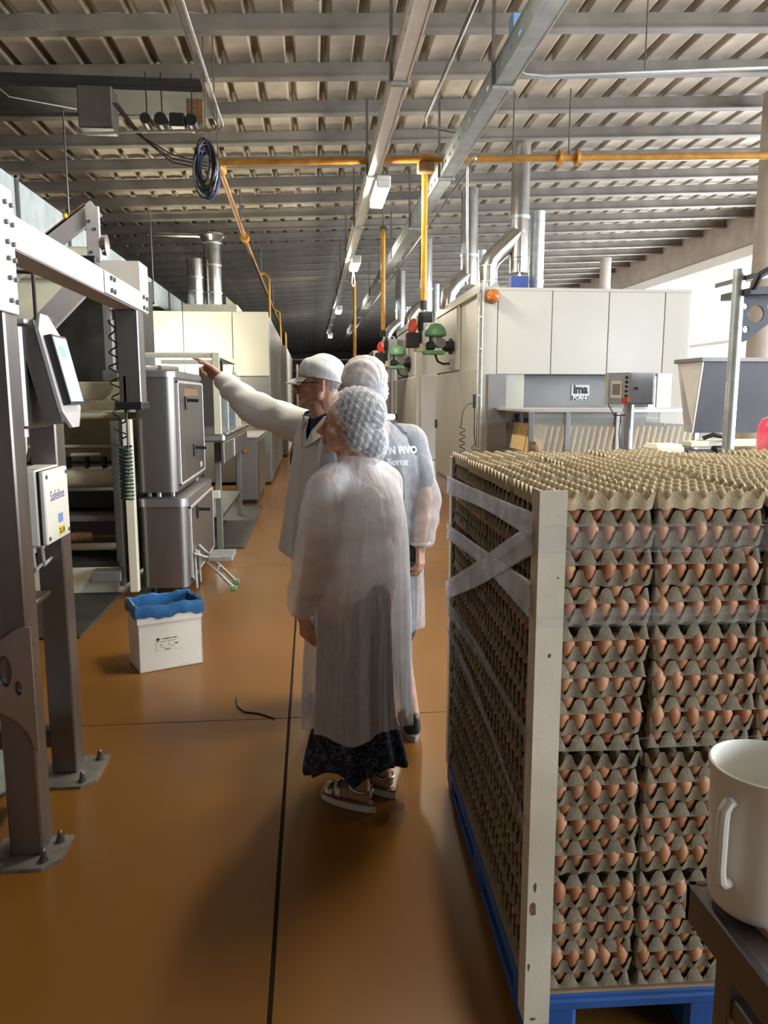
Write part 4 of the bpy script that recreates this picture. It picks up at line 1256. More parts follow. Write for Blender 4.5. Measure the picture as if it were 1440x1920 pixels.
burner(1.72, 15.6, 2.33, 'second green gas burner, right of the bald head', 1.0)
# flues of the second and third module
def flue_set(t, x, y):
    MB().cyl((x, y, 3.4), (x, y, roof_z(x) - .15), .14, n=20).build('flue', 'flue', t)
    MB().cyl((x, y, 3.85), (x, y, 3.89), .15, n=20).build('flue_band', 'galv', t)
    MB().tube([(x + .02, y, 3.62), (x - .25, y - .1, 3.40), (x - .36, y - .15, 3.25), (x - .38, y - .15, 3.0)], .12, 18).build('elbow_duct', 'flue', t)
    MB().cyl((x + .26, y + .2, 2.98), (x + .26, y + .2, 4.0), .07, n=14).build('flue', 'galv', t)
flue_set(m1, 2.62, 12.9)
flue_set(m2, 2.50, 16.9)
flue_set(m3, 2.45, 21.2)

# ---- hooded conveyor with clear sides and stacked biscuit rows
hd = thing('hooded_conveyor', 'low conveyor under a clear sided hood in front of the oven', 'conveyor', (3.4, 9, 0))
MB().prism([(2.42, 8.4, 1.42), (3.42, 8.3, 1.42), (4.7, 8.3, 1.42), (4.7, 10.3, 1.42), (2.42, 10.3, 1.42)], (0, 0, .03)).build('hood_top', 'steel_pale', hd, smooth=0)
for (a, b) in (((2.43, 8.42), (2.82, 8.38)), ((2.84, 8.38), (3.36, 8.33))):
    MB().prism([(a[0], a[1], .95), (b[0], b[1], .95), (b[0], b[1], 1.42), (a[0], a[1], 1.42)], (0, .008, 0)).build('side_guard', 'glass', hd, smooth=0)
BX('side_guard', 'glass', hd, (3.44, 8.32, .95), (4.66, 8.328, 1.42), 0)
for (x, y) in ((2.42, 8.40), (2.82, 8.36), (3.38, 8.31), (4.30, 8.31)):
    BX('hood_post', 'steel', hd, (x, y, .90), (x + .05, y + .05, 1.42), .003)
BX('belt_bed', 'steel_dark', hd, (2.4, 8.4, .84), (4.7, 10.3, .92), .006)
for (x, y) in ((2.45, 8.45), (4.6, 8.45), (4.6, 10.2), (2.45, 10.2)):
    BX('leg', 'steel_dark', hd, (x - .03, y - .03, 0), (x + .03, y + .03, .84), .004)
MB().ball((2.47, 8.35, 1.0), (.05, .05, .07)).cyl((2.47, 8.35, .92), (2.47, 8.35, 1.1), .02, n=8).build('knob', 'stain', hd)
# rows of golden wafers standing on the belt
w0 = MB()
nr = 0
for i in range(26):
    for j in range(2):
        xx = 2.62 + i * .072
        w0.box((xx, 8.55 + j * .7, .92), (xx + .03, 9.2 + j * .7, 1.265 - .004 * (i % 4)), .006, Matrix.Rotation(.18, 3, 'Y'))
wf = w0.build('wafer_rows', 'wafer')
tag(wf, 'tight rows of pale wafers standing under the clear conveyor hood', 'wafers', kind='stuff')

# ---- control box on a post
cb = thing('control_box', 'grey control box with red emergency knob on a round post', 'control panel', (2.95, 7, 0))
MB().prism([(2.96, 7.0, 1.52), (3.20, 7.0, 1.52), (3.20, 7.2, 1.52), (2.80, 7.2, 1.52), (2.80, 7.12, 1.52)], (0, 0, .295)).build('box', 'steel', cb, smooth=0)
BX('box_door', 'steel', cb, (2.965, 6.992, 1.53), (3.19, 7.0, 1.80), .003)
MB().cyl((3.02, 6.99, 1.67), (3.02, 6.98, 1.67), .014, n=10).build('lock', 'black', cb)
n_ = Vector((-.12, -.16, 0)).normalized()
def face(a, z):
    return Vector((2.96, 7.0, z)).lerp(Vector((2.80, 7.12, z)), a) + n_ * .002
sc_ = MB().prism([face(.35, 1.58), face(.85, 1.58), face(.85, 1.74), face(.35, 1.74)], n_ * .008).build('display_frame', 'cream', cb, smooth=0)
MB().prism([face(.42, 1.61) + n_ * .008, face(.78, 1.61) + n_ * .008, face(.78, 1.71) + n_ * .008, face(.42, 1.71) + n_ * .008], n_ * .002).build('display', 'grey_machine', sc_, smooth=0)
for k in range(5):
    p = face(.14, 1.77 - .042 * k)
    MB().cyl(p, p + n_ * .018, .014, n=10).build('button', 'black', cb)
p = face(.10, 1.555)
MB().cyl(p, p + n_ * .03, .02, n=10).build('knob_base', 'label_yellow', cb)
MB().cyl(p + n_ * .03, p + n_ * .07, .018, .032, n=12).build('red_knob', 'red', cb)
MB().cyl((2.995, 7.1, 0.01), (2.995, 7.1, 1.52), .055, n=18).build('post', 'steel', cb)
MB().cyl((2.995, 7.1, 0), (2.995, 7.1, .015), .14, n=18).build('post_base', 'steel_dark', cb)
MB().tube([(2.93, 7.0, 1.42), (2.82, 7.0, 1.42), (2.80, 7.0, 1.46), (2.80, 7.1, 1.52)], .006, 6).build('cable', 'dark', cb)
MB().tube([(2.90, 7.03, 1.42), (2.89, 7.03, 1.25), (2.91, 7.03, 1.05)], .005, 6).build('cable', 'dark', cb)

# ---- dark hopper
hp = thing('dough_hopper', 'wide dark steel hopper with sloping pale end panel', 'hopper', (4, 6.3, 0))
MB().loft([[(3.12, 6.05, 1.30), (4.5, 6.05, 1.30), (4.5, 6.34, 1.30), (3.21, 6.34, 1.30)], [(3.15, 6.0, 1.90), (4.6, 6.0, 1.90), (4.6, 6.45, 1.90), (3.15, 6.42, 1.90)]], True, False).build('hopper_body', 'hopper', hp, smooth=0)
MB().prism([(3.148, 5.998, 1.90), (3.116, 6.048, 1.30), (3.20, 6.345, 1.30), (3.142, 6.43, 1.90)], (-.012, 0, 0)).build('end_panel', 'steel_pale', hp, smooth=0)
rim = MB().box((3.12, 5.97, 1.87), (4.62, 6.0, 1.905), .004)
rim.box((3.11, 5.97, 1.87), (3.145, 6.45, 1.905), .004)
rim.build('rim', 'grey_machine', hp, smooth=0)
BX('rail', 'cream', hp, (3.15, 5.96, 1.19), (4.6, 6.06, 1.25), .006)
BX('rail', 'grey_machine', hp, (3.1, 5.98, 1.10), (4.6, 6.10, 1.16), .006)
BX('end_block', 'cream', hp, (3.02, 5.9, 1.19), (3.18, 6.05, 1.24), .01)
MB().cyl((3.0, 5.92, 1.14), (3.6, 5.92, 1.14), .035, n=12).build('drive_shaft', 'black', hp)
MB().cyl((3.22, 5.9, 1.14), (3.28, 5.9, 1.14), .065, n=16).build('hand_wheel', 'black', hp)
MB().tube([(3.15, 5.95, 1.26), (3.22, 5.93, 1.29), (3.33, 5.93, 1.27), (3.34, 5.93, 1.24)], .018, 8).build('lever', 'black', hp)
BX('gear_box', 'cream', hp, (2.70, 5.85, 1.00), (2.96, 6.1, 1.22), .03)
BX('gear_label', 'grey_machine', hp, (2.74, 5.842, 1.03), (2.86, 5.85, 1.12), .002)
BX('gear_mount', 'black', hp, (2.96, 5.9, 1.02), (3.04, 6.08, 1.20), .01)
BX('belt_cover', 'cream_dirty', hp, (3.05, 5.7, 1.02), (3.42, 5.86, 1.08), .006)
BX('frame', 'dark', hp, (2.7, 6.0, .0), (4.6, 7.2, 1.05), .01)
BX('frame', 'dark', hp, (2.72, 5.7, .0), (2.80, 5.78, 1.02), .004)
BX('frame', 'dark', hp, (3.38, 5.7, .0), (3.44, 5.78, 1.02), .004)

# ---- bright steel pole with perforated bracket
pp = thing('steel_pole', 'bright round steel pole with holed triangular bracket at the right', 'pole', (2.26, 4, 0))
MB().cyl((2.262, 4.0, .01), (2.262, 4.0, 2.26), .031, n=20).build('pole', 'galv', pp)
MB().cyl((2.262, 4.0, 0), (2.262, 4.0, .012), .09, n=20).build('pole_base', 'steel_dark', pp)
hole_plate([(0, 0), (.03, 0), (.26, .17), (.26, .235), (0, .235)], [(.085, .145, .045, .045), (.035, .065, .017, .017), (.175, .185, .030, .030), (.022, .185, .015, .015)], (2.278, 4.0, 1.885), (1, 0, 0), (0, 0, 1), .012, (0, -1, 0), 'hopper', 'bracket', pp)
MB().prism([(2.275, 3.9, 2.12), (2.9, 3.9, 2.14), (2.9, 3.9, 2.20), (2.275, 3.9, 2.155)], (0, .3, 0)).build('arm', 'hopper', pp, smooth=0)
MB().prism([(2.28, 3.88, 2.20), (2.95, 3.88, 2.33), (2.95, 3.88, 2.35), (2.28, 3.88, 2.225)], (0, .4, 0)).build('shelf', 'steel_dark', pp, smooth=0)
MB().tube([(2.285, 3.9, 2.15), (2.30, 3.88, 2.21), (2.36, 3.9, 2.24)], .02, 8).build('clamp', 'black', pp)

# ---- pink tub in an orange cradle
pk = thing('pink_bottle', 'pink plastic bottle lying on an orange block beyond the eggs', 'bottle', (2.0, 3.1, 0))
MB().lathe([(.002, .0), (.07, .0), (.075, .02), (.075, .10), (.06, .135), (.025, .15), (.002, .152)], (1.995, 3.15, 1.365), 20).build('tub', 'pink_plastic', pk)
MB().prism([(1.93, 3.08, 1.365), (2.2, 3.08, 1.365), (2.2, 3.08, 1.30), (1.97, 3.08, 1.30), (1.935, 3.08, 1.335)], (0, .16, 0)).build('cradle', 'orange_pipe', pk, smooth=0)
BX('cradle_post', 'steel_dark', pk, (2.0, 3.12, .0), (2.06, 3.18, 1.30), .004)

# ---- steel table with a jug in the right foreground
tb = thing('steel_table', 'steel worktable corner in the right foreground', 'table', (1.0, 0.6, 0))
BX('top', 'steel_plate', tb, (.615, -.4, .782), (1.5, 1.115, .80), .003)
BX('edge_lip', 'steel_dark', tb, (.612, -.4, .735), (.628, 1.12, .802), .003)
BX('edge_lip', 'steel_dark', tb, (.612, 1.105, .735), (1.5, 1.12, .802), .003)
for (x, y) in ((.665, 1.05), (1.44, 1.05), (.665, -.3), (1.44, -.3)):
    BX('leg', 'steel_dark', tb, (x - .022, y - .022, 0), (x + .022, y + .022, .782), .004)
BX('brace', 'steel_dark', tb, (.65, -.3, .62), (.68, 1.05, .66), .003)
cbd = tag(MB().prism([(.70, .45, .8015), (1.35, .45, .8015), (1.35, 1.03, .8015), (.66, 1.03, .8015), (.675, .80, .8015)], (0, 0, .012)).build('cardboard_sheet', 'cardboard', smooth=0), 'brown cardboard sheet lying under the white jug', 'cardboard')
jg = thing('measuring_jug', 'large white plastic jug with handle on the steel table', 'jug', (.692, 1.045, .8135))
jr = [(r * .62, z * .80) for r, z in [(.001, 0), (.112, 0), (.120, .006), (.124, .02), (.129, .15), (.134, .27), (.139, .278), (.139, .286), (.134, .288), (.130, .28), (.125, .15), (.119, .02), (.001, .012)]]
JC = (.692, 1.045, .8137)
MB().lathe(jr, JC, 48).build('vessel', 'plastic_white', jg)
ha = -2.72
hx, hy = math.cos(ha), math.sin(ha)
def J(r, z, s=0): return (JC[0] + hx * r - hy * s, JC[1] + hy * r + hx * s, JC[2] + z)
rings = []
for (r, z) in ((.125, .235), (.148, .238), (.162, .225), (.165, .205), (.165, .11), (.160, .085), (.145, .075), (.122, .072)):
    rings.append((r * .62, z * .80))
hm_ = MB()
path = [J(r, z) for r, z in rings]
for (w_,) in ((.011,),):
    hm_.tube([J(r, z) for r, z in rings], .009, 10)
hm_.build('handle', 'plastic_white', jg)
MB().box(J(.078, .05), (J(.078, .05)[0] + .014, J(.078, .05)[1] + .012, J(.078, .05)[2] + .008), .003).build('residue', 'cream', jg)
# ================================================================== PALLET OF EGGS
PO = Vector((0.510, 1.645, 0.0))       # front left corner of the load
PA = math.radians(-1.6)
PX = Vector((math.cos(PA), math.sin(PA), 0))
PY = Vector((-math.sin(PA), math.cos(PA), 0))
ROT = Matrix.Rotation(PA, 4, 'Z')
def PW(u, v, z): return PO + PX * u + PY * v + Vector((0, 0, z))
TW, TD = 0.255, 0.310
SX, SY = 0.263, 0.318
NX, NY = 6, 7
px_, py_ = TW / NX, TD / NY
LH = 0.0442
Z0 = 0.152
NC, NR = 5, 4
def tray_mesh(kind, name, m):
    """A: high scalloped rim with outer wall; B: flat rim with peaks just behind it"""
    n = 6
    nx, ny = NX * n, NY * n
    H_ = 0.0415
    top = []
    bx, by = .16 * px_, .16 * py_
    pbx, pby = (TW - 2 * bx) / (NX - 1), (TD - 2 * by) / (NY - 1)
    for j in range(ny + 1):
        for i in range(nx + 1):
            x, y = TW * i / nx, TD * j / ny
            if kind == 'A':
                s = (math.cos(2 * PI * x / px_) + math.cos(2 * PI * y / py_)) / 2
            else:
                s = (math.cos(2 * PI * (x - bx) / pbx) + math.cos(2 * PI * (y - by) / pby)) / 2
            t = min(1, max(0, (.52 if m == 'pulp_lit' else .27 if kind == 'A' else .32) + (.72 if m == 'pulp_lit' else .84) * s))
            h = H_ * (t * t * (3 - 2 * t) * .5 + t * .5)
            if kind == 'B':
                e = min(x, TW - x, y, TD - y) / (.10 * px_)
                if e < 1:
                    h = H_ * .22 + (h - H_ * .22) * e * e
            top.append((x, y, h))
    k = len(top)
    v = top + [(x, y, z - .0022) for x, y, z in top]
    f = []
    for j in range(ny):
        for i in range(nx):
            a = j * (nx + 1) + i
            f.append((a, a + 1, a + nx + 2, a + nx + 1))
            f.append((k + a, k + a + nx + 1, k + a + nx + 2, k + a + 1))
    edge = [i for i in range(nx + 1)] + [j * (nx + 1) + nx for j in range(1, ny + 1)] + [ny * (nx + 1) + i for i in range(nx - 1, -1, -1)] + [j * (nx + 1) for j in range(ny - 1, 0, -1)]
    if kind == 'A':
        s0 = len(v)
        for a in edge:
            x, y, z = top[a]
            ph_ = (math.cos(2 * PI * x / px_) if y in (0, TD) else math.cos(2 * PI * y / py_))
            ins = .0035 + .0022 * ph_
            xx = min(max(x, ins), TW - ins)
            yy = min(max(y, ins), TD - ins)
            v.append((xx, yy, .0015 + .002 * ph_))
        for q in range(len(edge)):
            r = (q + 1) % len(edge)
            f.append((edge[q], s0 + q, s0 + r, edge[r]))
    else:
        for q in range(len(edge)):
            a, b = edge[q], edge[(q + 1) % len(edge)]
            f.append((a, k + a, k + b, b))
    me = bpy.data.meshes.new(name)
    me.from_pydata(v, [], f)
    for p in me.polygons:
        p.use_smooth = True
    me.set_sharp_from_angle(angle=math.radians(50))
    me.materials.append(MATS[m])
    return me
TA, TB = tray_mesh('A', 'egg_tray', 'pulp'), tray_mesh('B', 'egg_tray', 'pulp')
TTA = tray_mesh('A', 'egg_tray', 'pulp_lit')
TTB = tray_mesh('B', 'egg_tray', 'pulp_lit')
eb = MB()
prof = [(.0006, 0), (.0075, .0012), (.0135, .006), (.0178, .0145), (.0200, .026), (.0195, .035), (.0165, .0445), (.0105, .0520), (.005, .0547), (.0006, .0553)]
eb.lathe(prof, (0, 0, 0), 14)
EM = [eb.mesh('egg', m, (0, 0, 0), 80) for m in EGGS]
NL = 28
COLN = ['front left', 'second front', 'third front', 'fourth front', 'fifth front']
ROWN = ['front', 'second', 'third', 'rear']
core = MB()
stuff_eggs = MB()
EGGLOW = [(r, h) for r, h in prof[::2]] + [prof[-1]]
egg_n = 0
for c in range(NC):
    for r in range(NR):
        sway = (0, 0)
        vis = (r == 0 and c < 3) or (c == 0)
        for l in range(NL):
            tl = NL - l           # place counted from the top
            A = (l % 2 == 1)
            tier = l % 7
            z = Z0 + l * LH + .002
            dx, dy = random.uniform(-.0025, .0025), random.uniform(-.003, .003)
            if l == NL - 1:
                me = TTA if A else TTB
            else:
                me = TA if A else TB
            lean = .004 * math.sin(l * .35 + c * 2 + r)
            u, v = c * SX + dx + lean, r * SY + dy
            if vis or l == NL - 1:
                o = bpy.data.objects.new('egg_tray', me)
                COL.objects.link(o)
                o.location = PW(u, v, z)
                tw = 3.0 if l == NL - 1 else 1.0
                o.rotation_euler = (random.uniform(-.006, .006) * tw, random.uniform(-.008, .008) * tw, PA + random.uniform(-.008, .008) * tw)
                if c == 0 and r > 0:
                    where = 'in the %s stack along the left side' % ROWN[r]
                elif r == 0:
                    where = 'in the %s stack of the pallet' % COLN[c]
                else:
                    where = ''
                if l == NL - 1 and not where:
                    lab = 'empty grey pulp tray on the pallet top, row %s, %s from the left' % (['one', 'two', 'three', 'four'][r], ordinal(c + 1))
                elif l == NL - 1:
                    lab = 'empty topmost pulp tray ' + where
                else:
                    lab = 'grey pulp egg tray, %s from the top, %s' % (ordinal(tl), where)
                tag(o, lab, 'egg tray', 'stacked pulp egg trays')
                hold = o
            else:
                if l % 1 == 0:
                    # inner stacks nobody sees: plain wavy slabs
                    core.box(PW(u + .004, v + .004, z), PW(u + TW - .004, v + TD - .004, z + .036), 0)
            # eggs
            if tier == 6 or not vis:
                continue
            ne = 6 if A else 5
            off = .5 if A else 1.0
            spots = []
            if r == 0:
                for i in range(ne):
                    spots.append((i, 0))
            if c == 0:
                for j in range(0 if r else 1, 7 if A else 6):
                    spots.append((0, j))
            for (i, j) in spots:
                if A:
                    eu, ev = u + (i + off) * px_, v + (j + off - .06) * py_
                else:
                    eu, ev = u + .16 * px_ + (i + .5) * (TW - .32 * px_) / (NX - 1), v + .16 * py_ + (j + .46) * (TD - .32 * py_) / (NY - 1)
                p = PW(eu, ev, z + .0085)
                if r == 0 and j == 0 and c < 2:
                    o = bpy.data.objects.new('egg', random.choices(EM, (5, 3, 3))[0])
                    COL.objects.link(o)
                    o.location = p
                    o.rotation_euler = (random.uniform(-.18, .10), random.uniform(-.14, .14), random.uniform(0, 6.28))
                    sfac = random.uniform(1.02, 1.09)
                    o.scale = (sfac, sfac, sfac)
                    tag(o, 'brown egg, %s from the left, in the %s tray down of the %s stack' % (ordinal(i + 1), ordinal(tl), COLN[c]), 'egg', 'brown eggs showing at the front of the pallet')
                    egg_n += 1
                else:
                    stuff_eggs.lathe(EGGLOW, tuple(p), 10)
so = stuff_eggs.build('side_eggs', EGGS[0], smooth=80)
so.data.materials.append(EGGS[1])
so.data.materials.append(EGGS[2])
nf = 10 * (len(EGGLOW) - 1) + 2
mi = [random.choice((0, 0, 1, 2)) for _ in range(len(so.data.polygons) // nf + 1)]
for q, p_ in enumerate(so.data.polygons):
    p_.material_index = mi[q // nf]
tag(so, 'brown eggs half hidden in the trays along the left side', 'eggs', kind='stuff')
co = core.build('inner_trays', 'pulp', smooth=0)
tag(co, 'inner stacks of pulp egg trays hidden behind the outer ones', 'egg trays', kind='stuff')

# ---- blue plastic pallet
pt = thing('plastic_pallet', 'blue plastic pallet under the stacked eggs', 'pallet', PW(.6, .62, 0))
U1, V1 = 1.34, 1.30
def pbox(name, m, par, u0, v0, z0, u1, v1, z1, b=.006):
    mb = MB().box((u0, v0, z0), (u1, v1, z1), b)
    mb.v = [tuple(PW(p[0], p[1], p[2])) for p in mb.v]
    return mb.build(name, m, par)
pbox('deck', 'pallet_blue', pt, -.006, -.006, .118, U1, V1, .150, .006)
pbox('deck_rim', 'pallet_blue', pt, -.011, -.011, .105, U1 + .005, .015, .135, .006)
pbox('deck_rim', 'pallet_blue', pt, -.011, -.011, .105, .015, V1 + .005, .135, .006)
for u in (-.006, .40, U1 / 2 + .2, U1 - .14):
    for v in (-.006, .57, V1 - .14):
        pbox('foot', 'pallet_blue', pt, u, v, .022 if v != .57 or True else 0, u + .13, v + .14, .12, .012)
for u in (-.006, .40, U1 / 2 + .2, U1 - .14):
    pbox('runner', 'pallet_blue', pt, u + .005, -.004, 0, u + .125, V1 - .005, .024, .004)
pbox('liner_sheet', 'cardboard', pt, -.005, -.005, .1502, U1 - .02, V1 - .02, .1535, 0)

# ---- cardboard corner boards
def corner(label, u, v, su, sv, w, z0, z1, lean=0, m='board'):
    t = thing('corner_board', label, 'corner board', PW(u, v, z0))
    a = [(0, 0), (su * w, 0), (su * w, sv * .006), (su * .006, sv * .006), (su * .006, sv * w), (0, sv * w)]
    MB().prism([PW(u + p[0], v + p[1], z0) for p in a], PX * lean + Vector((0, 0, z1 - z0))).build('board', m, t, smooth=0)
    return t
cb1 = corner('scuffed white corner board standing at the near left pallet corner', -.014, -.022, 1, 1, .062, .085, 1.395)
for (z, u, w_, h) in ((.395, .005, .018, .05), (.45, .012, .010, .03), (.24, .004, .008, .02), (.10, .012, .018, .012), (1.02, .028, .010, .012), (1.2, .044, .006, .006)):
    pts = []
    n_k = 9
    for k in range(n_k):
        a = 2 * PI * k / n_k
        rr_ = random.uniform(.5, 1)
        pts.append(PW(-.014 + u + w_ / 2 + w_ / 2 * rr_ * math.cos(a), -.0225, z + h / 2 * rr_ * math.sin(a)))
    MB().prism(pts, PY * .0004).build('scuff', 'stain', cb1, smooth=0)
corner('white corner board at the far left pallet corner', -.014, NR * SY + .006, 1, -1, .05, .12, 1.37)

# ---- stretch film: crossed bands on the left side, clear bands on the front
fi = thing('stretch_film', 'stretch film wrapped in crossed bands round the egg trays', 'plastic film', PW(.3, .6, .3))
def band(a, b, wa, wb, m, side, name='film_band', n=24, waist=.0):
    """a, b: (position along side, height); pleated strip"""
    mb = MB()
    strips = 9
    d = Vector((b[0] - a[0], b[1] - a[1]))
    L_ = d.length
    d.normalize()
    nrm = Vector((-d.y, d.x))
    rows = []
    offs = [random.uniform(-.004, .004) for _ in range(strips + 1)]
    for i in range(n + 1):
        t = i / n
        w_ = wa + (wb - wa) * t - waist * math.sin(PI * t)
        row = []
        for k in range(strips + 1):
            q = k / strips - .5
            p = Vector(a) + d * (L_ * t) + nrm * (q * w_)
            bul = .006 + offs[k] * (.4 + .6 * math.sin(t * 9 + k)) - .010 * math.sin(PI * t)
            if side == 'left':
                row.append(PW(-.018 - bul, p.x, p.y))
            else:
                row.append(PW(p.x, -.027 - bul * .25, p.y))
        rows.append(row)
    mb.loft(rows, False, False, closed=False)
    o = mb.build(name, m, fi, smooth=60, recalc=False)
    sm = o.modifiers.new('t', 'SOLIDIFY')
    sm.thickness = .0006
    return o
D1 = NR * SY
band((0.0, 1.315), (D1, 1.26), .06, .07, 'film', 'left', waist=.015)
band((0.0, 1.145), (D1, 1.08), .085, .06, 'film', 'left', waist=.02)
band((0.0, 1.285), (D1, .84), .07, .07, 'film', 'left', waist=-.01)
band((0.0, .82), (D1, .78), .03, .07, 'film_thin', 'left', waist=.01)
band((0.0, .60), (D1, .70), .03, .03, 'film_thin', 'left')
band((-.01, 1.29), (1.3, 1.28), .065, .06, 'film_clear', 'front')
band((-.01, 1.11), (1.3, 1.11), .045, .045, 'film_clear', 'front')
fr_ = MB()
for (z, th) in ((1.318, .0016), (1.262, .0016), (1.115, .004), (1.095, .002), (.82, .0016)):
    pts = [tuple(PW(-.015 + 1.3 * k / 30, -.032, z + .004 * math.sin(k * .9 + z * 9))) for k in range(31)]
    MB().tube(pts, th, 6).build('film_fold', 'film_clear', fi)
# ================================================================== PEOPLE
mat('skin_a', (0.56, 0.32, 0.22), 0.5, var=0.10, scale=25, sss=0.15, spec=0.35)
mat('skin_b', (0.47, 0.26, 0.18), 0.5, var=0.12, scale=25, sss=0.15, spec=0.35)
mat('skin_c', (0.55, 0.33, 0.24), 0.5, var=0.12, scale=25, sss=0.15, spec=0.35)
mat('lips', (0.38, 0.12, 0.10), 0.45, var=0.1)
mat('hair_dark', (0.05, 0.042, 0.038), 0.55, var=0.4, scale=60, stretch=(1, 1, 0.3))
mat('hair_grey', (0.22, 0.20, 0.19), 0.6, var=0.3, scale=60)
mat('eye_white', (0.7, 0.68, 0.64), 0.2, var=0.02)
mat('cotton', (0.70, 0.70, 0.69), 0.8, var=0.04, scale=8, spec=0.2)
mat('cap_white', (0.72, 0.74, 0.76), 0.75, var=0.04, scale=8, spec=0.2)
mat('navy', (0.012, 0.03, 0.075), 0.8, var=0.15)
mat('grey_shirt', (0.085, 0.095, 0.12), 0.85, var=0.12, scale=6)
mat('white_top', (0.82, 0.80, 0.80), 0.8, var=0.05)
mat('trousers', (0.05, 0.052, 0.06), 0.85, var=0.15)
mat('skirt', (0.015, 0.018, 0.03), 0.85, col2=None, var=0.2)
mat('sandal_gold', (0.55, 0.47, 0.33), 0.25, metal=0.8, var=0.1)
mat('sole_white', (0.72, 0.68, 0.58), 0.6, var=0.05)
mat('sole_grey', (0.30, 0.29, 0.28), 0.6, var=0.1)
sheer('gown', (0.95, 0.95, 0.98), 0.62, rough=0.75, transl=0.25, scale=30, var=0.05, bump=0.55)
sheer('gown_thin', (0.86, 0.89, 0.95), 0.36, rough=0.75, transl=0.28, scale=30, var=0.06, bump=0.55)


def hairnet_mat(name, op):
    """white mesh cloth: rows of small holes, gathered threads"""
    m = sheer(name, (0.84, 0.85, 0.88), op, rough=0.8, transl=0.3, scale=9, var=0.06)
    nt = m.node_tree
    tc = [n for n in nt.nodes if n.type == 'TEX_COORD'][0]
    mr = [n for n in nt.nodes if n.type == 'MAP_RANGE'][0]
    mixn = [l.to_node for l in nt.links if l.from_node == mr][0]
    mp = nt.nodes.new('ShaderNodeMapping')
    mp.inputs['Scale'].default_value = (1.0, 1.0, 1.0)
    mp.inputs['Rotation'].default_value = (0.4, 0.7, 0.2)
    nt.links.new(tc.outputs['Object'], mp.inputs['Vector'])
    vo = nt.nodes.new('ShaderNodeTexVoronoi')
    vo.inputs['Scale'].default_value = 190
    nt.links.new(mp.outputs['Vector'], vo.inputs['Vector'])
    wv = nt.nodes.new('ShaderNodeTexWave')
    wv.inputs['Scale'].default_value = 14
    wv.inputs['Distortion'].default_value = 7
    wv.inputs['Detail'].default_value = 2
    nt.links.new(mp.outputs['Vector'], wv.inputs['Vector'])
    a = nt.nodes.new('ShaderNodeMapRange')
    a.inputs['From Min'].default_value = 0.2
    a.inputs['From Max'].default_value = 0.55
    a.inputs['To Min'].default_value = -0.12
    a.inputs['To Max'].default_value = 0.10
    nt.links.new(vo.outputs['Distance'], a.inputs['Value'])
    b = nt.nodes.new('ShaderNodeMath')
    b.operation = 'ADD'
    nt.links.new(mr.outputs['Result'], b.inputs[0])
    nt.links.new(a.outputs['Result'], b.inputs[1])
    c = nt.nodes.new('ShaderNodeMapRange')
    c.inputs['From Min'].default_value = 0.86
    c.inputs['From Max'].default_value = 1.0
    c.inputs['To Min'].default_value = 0.0
    c.inputs['To Max'].default_value = 0.38
    nt.links.new(wv.outputs['Fac'], c.inputs['Value'])
    d = nt.nodes.new('ShaderNodeMath')
    d.operation = 'ADD'
    d.use_clamp = True
    nt.links.new(b.outputs[0], d.inputs[0])
    nt.links.new(c.outputs['Result'], d.inputs[1])
    nt.links.new(d.outputs[0], mixn.inputs[0])
    return m


hairnet_mat('hairnet', 0.33)
hairnet_mat('hairnet_dense', 0.72)
# dark skirt with small flower print
_m = MATS['skirt']
_nt = _m.node_tree
_b = _nt.nodes['Principled BSDF']
_tc = _nt.nodes.new('ShaderNodeTexCoord')
_v = _nt.nodes.new('ShaderNodeTexNoise')
_v.inputs['Scale'].default_value = 48
_v.inputs['Detail'].default_value = 3
_v.inputs['Distortion'].default_value = 1.5
_r = _nt.nodes.new('ShaderNodeValToRGB')
_r.color_ramp.elements[0].position = 0.50
_r.color_ramp.elements[0].color = (0.008, 0.010, 0.018, 1)
_r.color_ramp.elements[1].position = 0.62
_r.color_ramp.elements[1].color = (0.085, 0.10, 0.15, 1)
_nt.links.new(_tc.outputs['Object'], _v.inputs['Vector'])
_nt.links.new(_v.outputs['Fac'], _r.inputs['Fac'])
_nt.links.new(_r.outputs['Color'], _b.inputs['Base Color'])


def cap_(mb, p0, p1, r0, r1=None, n=14):
    r1 = r0 if r1 is None else r1
    p0, p1 = Vector(p0), Vector(p1)
    if (p1 - p0).length > 1e-5:
        mb.cyl(p0, p1, r0, r1, n)
    mb.ball(p0, r0, n, 10)
    mb.ball(p1, r1, n, 10)


def chain(mb, pts, rs, n=14):
    for i in range(len(pts) - 1):
        cap_(mb, pts[i], pts[i + 1], rs[i], rs[i + 1], n)


def fuse(mb, voxel, smooth_it=5, fac=0.5):
    """joins overlapping closed shapes into ONE continuous skin"""
    me = bpy.data.meshes.new('tmp')
    me.from_pydata(mb.v, [], mb.f)
    bm = bmesh.new()
    bm.from_mesh(me)
    bmesh.ops.recalc_face_normals(bm, faces=bm.faces)
    bm.to_mesh(me)
    bm.free()
    o = bpy.data.objects.new('tmp', me)
    COL.objects.link(o)
    r = o.modifiers.new('r', 'REMESH')
    r.mode = 'VOXEL'
    r.voxel_size = voxel
    if smooth_it:
        s = o.modifiers.new('s', 'SMOOTH')
        s.factor = fac
        s.iterations = smooth_it
    dg = bpy.context.evaluated_depsgraph_get()
    out = bpy.data.meshes.new_from_object(o.evaluated_get(dg))
    bpy.data.objects.remove(o)
    bpy.data.meshes.remove(me)
    return out


def co_of(me):
    a = np.empty(len(me.vertices) * 3)
    me.vertices.foreach_get('co', a)
    return a.reshape(-1, 3)


def no_of(me):
    a = np.empty(len(me.vertices) * 3, dtype=np.float32)
    me.vertex_normals.foreach_get('vector', a)
    return a.reshape(-1, 3).astype(float)


